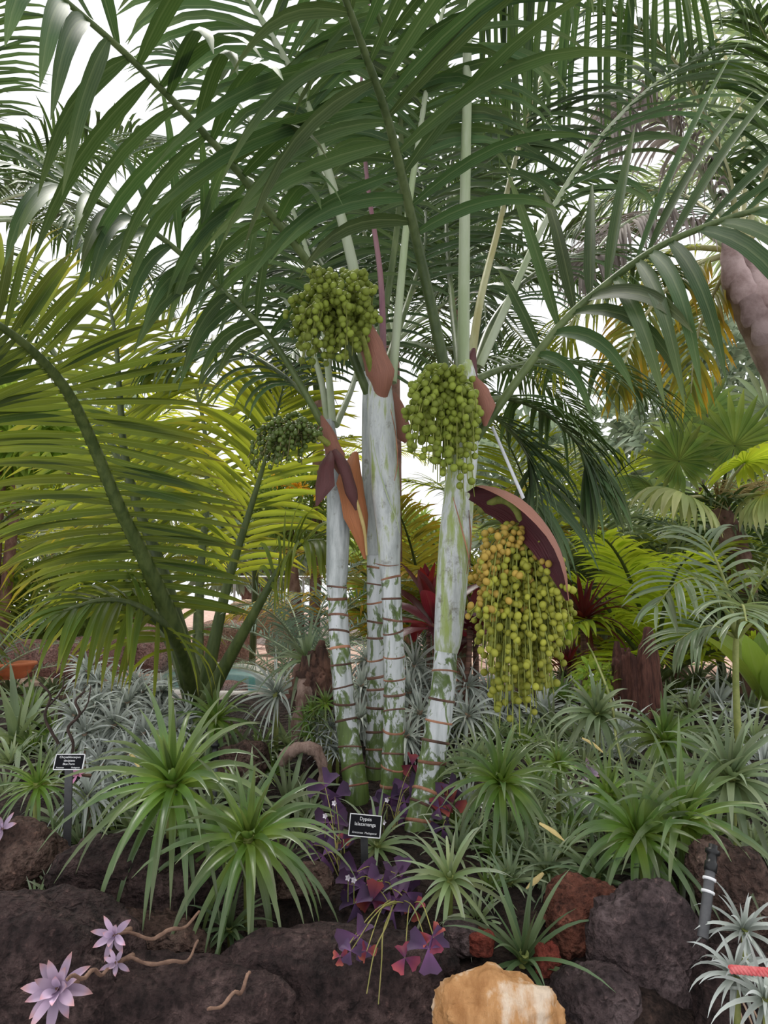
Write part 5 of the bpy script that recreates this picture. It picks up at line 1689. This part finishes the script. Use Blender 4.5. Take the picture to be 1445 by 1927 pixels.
shrub('green shrub with orange yellow blooms left of the leftmost trunk', 570, 960, 9, 95, 70, 2200, .20, 'bush', W=.16)
shrub('light green fern bush behind the ringed trunks', 715, 1130, 9, 45, 55, 800, .16, 'bushlime', W=.3)
shrub('dark green shrub behind the straight trunk', 770, 1050, 11, 60, 90, 1400, .22, 'bush', W=.2)
shrub('bright green leafy shrub at the left edge', 20, 820, 7, 110, 80, 1200, .24, 'bushlime')
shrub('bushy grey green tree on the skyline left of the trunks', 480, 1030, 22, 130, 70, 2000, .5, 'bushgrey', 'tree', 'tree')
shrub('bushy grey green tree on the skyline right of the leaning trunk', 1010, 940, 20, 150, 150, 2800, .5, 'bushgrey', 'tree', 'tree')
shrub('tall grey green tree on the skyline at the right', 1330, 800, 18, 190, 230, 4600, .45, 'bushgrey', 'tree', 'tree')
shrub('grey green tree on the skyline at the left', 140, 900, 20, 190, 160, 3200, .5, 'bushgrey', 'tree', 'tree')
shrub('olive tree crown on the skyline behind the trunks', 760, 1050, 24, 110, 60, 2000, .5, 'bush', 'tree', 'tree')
shrub('yellow green shrub mass low behind the lime palm', 1260, 1080, 9, 150, 90, 2600, .24, 'bush', W=.22)
shrub('dark green shrub behind the fan palm trunk', 1420, 1080, 8, 90, 110, 1800, .2, 'bush', W=.2)
shrub('green shrub at the far left behind the terracotta bowl', 130, 1130, 8, 150, 70, 1800, .22, 'bush', W=.25)
shrub('green shrub between fruit bunch and cordyline', 1010, 1110, 9, 100, 70, 1600, .2, 'bush', W=.25)
t = thing('yellow_flower_heads', 'orange yellow flower heads on the shrub left of the leftmost trunk', 'flowers', P(555, 920, 8.2))
for k, (px, py) in enumerate([(555, 920), (568, 918), (520, 905), (600, 928), (545, 912)]):
    c = P(px, py, 8.25)
    n = 22
    v = nrm(RNG.standard_normal((n, 3)))
    emit(leaves(c + v * .03, v, nrm(np.cross(v, RNG.standard_normal((n, 3)))), .09, .04, .2, 3, pr_broad, .2), M['flower'], t, t, 'petal', 0, 'flower_head')

# ================================================================== far rocks, bowl, path and fence
for lab, px, py, rx, ry, mt, d, sd in (
        ('dusky red boulder right of the terracotta bowl', 75, 1238, 75, 36, 'redrock', 6.6, 31),
        ('dusky red boulder behind the silver air plants, under the big palm', 180, 1235, 60, 42, 'redrock', 7.2, 32),
        ('dusky red boulder seen through the stalks of the big palm', 280, 1215, 48, 50, 'pinkrock', 7.6, 33),
        ('pink boulder just right of the stalks of the big palm', 420, 1215, 55, 45, 'pinkrock', 10.5, 34),
        ('flat pink rock standing in the turquoise pool', 424, 1300, 42, 20, 'pinkrock', 7.0, 35),
        ('white coral rock behind the terracotta bowl', 45, 1200, 46, 22, 'whiterock', 8.2, 36),
        ('white coral rock right of the other white one', 105, 1208, 40, 22, 'whiterock', 8.0, 37),
        ('large brown red rock at the far left behind the white rocks', 170, 1180, 100, 36, 'redrock', 10.5, 38),
        ('tan boulder behind the cycad at the pool', 500, 1165, 70, 36, 'tanrock', 12.5, 39),
        ('small tan boulder beside the leftmost trunk', 528, 1205, 26, 30, 'tanrock', 7.2, 40),
        ('pink boulder behind the blue pool at right', 1105, 1222, 62, 40, 'pinkrock', 7.4, 41),
        ('dusky red boulder behind the stump', 1160, 1240, 40, 30, 'redrock', 6.8, 42),
        ('reddish rock seen between the trunks', 690, 1165, 45, 18, 'redrock', 11.5, 43),
        ('pink rock at the far side of the turquoise pool', 350, 1250, 55, 26, 'pinkrock', 9.6, 44),
        ('tan rock far behind the left pool', 455, 1180, 40, 26, 'tanrock', 14, 45)):
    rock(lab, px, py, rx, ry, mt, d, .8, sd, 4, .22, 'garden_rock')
c = P(22, 1262, 5.4)
t = thing('terracotta_bowl', 'wide orange terracotta bowl at the left edge', 'bowl', c)
mb = MB()
lathe(mb, c - UP * .06, [(0, 0), (.09, 0), (.14, .05), (.165, .10), (.18, .105), (.18, .125), (.165, .125), (.15, .10), (.11, .05), (0, .045)], 32)
part('bowl', mb, M['terracotta'], t)
mb = MB()
lathe(mb, c - UP * .06, [(0, .085), (.148, .085)], 24)
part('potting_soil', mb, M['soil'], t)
mb = MB()
for x0, x1, y0, y1, z0, z1 in ((P(440, 1160, 15)[0], P(820, 1160, 15)[0], 15, 15.3, .5, 1.15),):
    box(mb, ((x0 + x1) / 2, (y0 + y1) / 2, (z0 + z1) / 2), x1 - x0, y1 - y0, z1 - z0)
solo('garden_wall', mb, M['path'], 'low pale wall behind the fence, far behind the trunks', 'wall', (P(520, 1150, 15)[0], 15, .5), smooth=False)
# wire mesh fence
t = thing('wire_fence', 'pale wire mesh fence behind the left pool', 'fence', (P(520, 1150, 14)[0], 14, .5))
xa, xb, z0, z1 = P(440, 1150, 14)[0], P(830, 1150, 14)[0], .55, 2.0
for k in range(4):
    mb = MB()
    x = xa + (xb - xa) * k / 3
    tube(mb, [(x, 14, z0 - .1), (x, 14, z1)], [.025], 8)
    part('post', mb, M['metal'], t)
mb = MB()
tube(mb, [(xa, 14, z1), (xb, 14, z1)], [.02], 6)
part('rail', mb, M['metal'], t)
mb = MB()
for s in (1, -1):
    for x in np.arange(xa - 1.4, xb, .11):
        p, q = (x, 14, z0 if s > 0 else z1), (x + 1.45, 14, z1 if s > 0 else z0)
        if p[0] < xa or q[0] > xb:
            continue
        tube(mb, [p, q], [.004], 3)
part('wire_mesh', mb, M['metal'], t, stuff=True)

for k, (pts, lab) in enumerate((([(1015, 1548, 2.0), (1040, 1562, 1.98), (1062, 1582, 1.96)], 'yellow dead leaf blade among the plants below the ripe fruit'),
                                ([(1022, 1642, 1.9), (1008, 1655, 1.88), (990, 1672, 1.87)], 'yellow dead leaf blade just above the red scoria, left of it'),
                                ([(1095, 1388, 2.5), (1115, 1398, 2.5), (1140, 1420, 2.48)], 'straw coloured dead blade below the stump'),
                                ([(245, 1418, 2.3), (255, 1430, 2.3), (262, 1445, 2.28)], 'brown dead leaf among the silver air plants'))):
    C = np.array([P(*p) for p in pts])
    solo('dead_leaf', boat(C, [.004, .009, .002], (0, -.7, 1), .4, 10, 5, 1.0, False), M['straw'], lab, 'leaf', C[0])
for k, (px, py, d) in enumerate([(612, 1536, 2.1), (629, 1512, 2.1), (655, 1652, 1.9), (666, 1656, 1.9), (728, 1506, 2.3), (722, 1548, 2.25)]):
    c = P(px, py, d)
    az = np.arange(5) * 1.2566
    dv = np.stack([np.cos(az) * .5, -.6 + np.sin(az) * .2, np.sin(az) * .5 + .3], 1)
    t = thing('oxalis_flower', 'small white oxalis flower ' + ['left of the small sign, lower one', 'left of the small sign, upper one', 'below the small sign, left one of a pair', 'below the small sign, right one of a pair',
              'behind the small sign by the straight trunk', 'just right of the small sign'][k], 'flower', c - UP * .06)
    mb = MB()
    tube(mb, [c - UP * .06, c - UP * .02, c], [.0012, .001], 5)
    part('stem', mb, M['strand'], t)
    emit(leaves(np.repeat(c[None], 5, 0), dv, np.repeat(np.array([[0, -1., .3]]), 5, 0), .014, .007, .2, 3, pr_broad, .2), M['ghostwhite'], t, t, 'petal', 5)
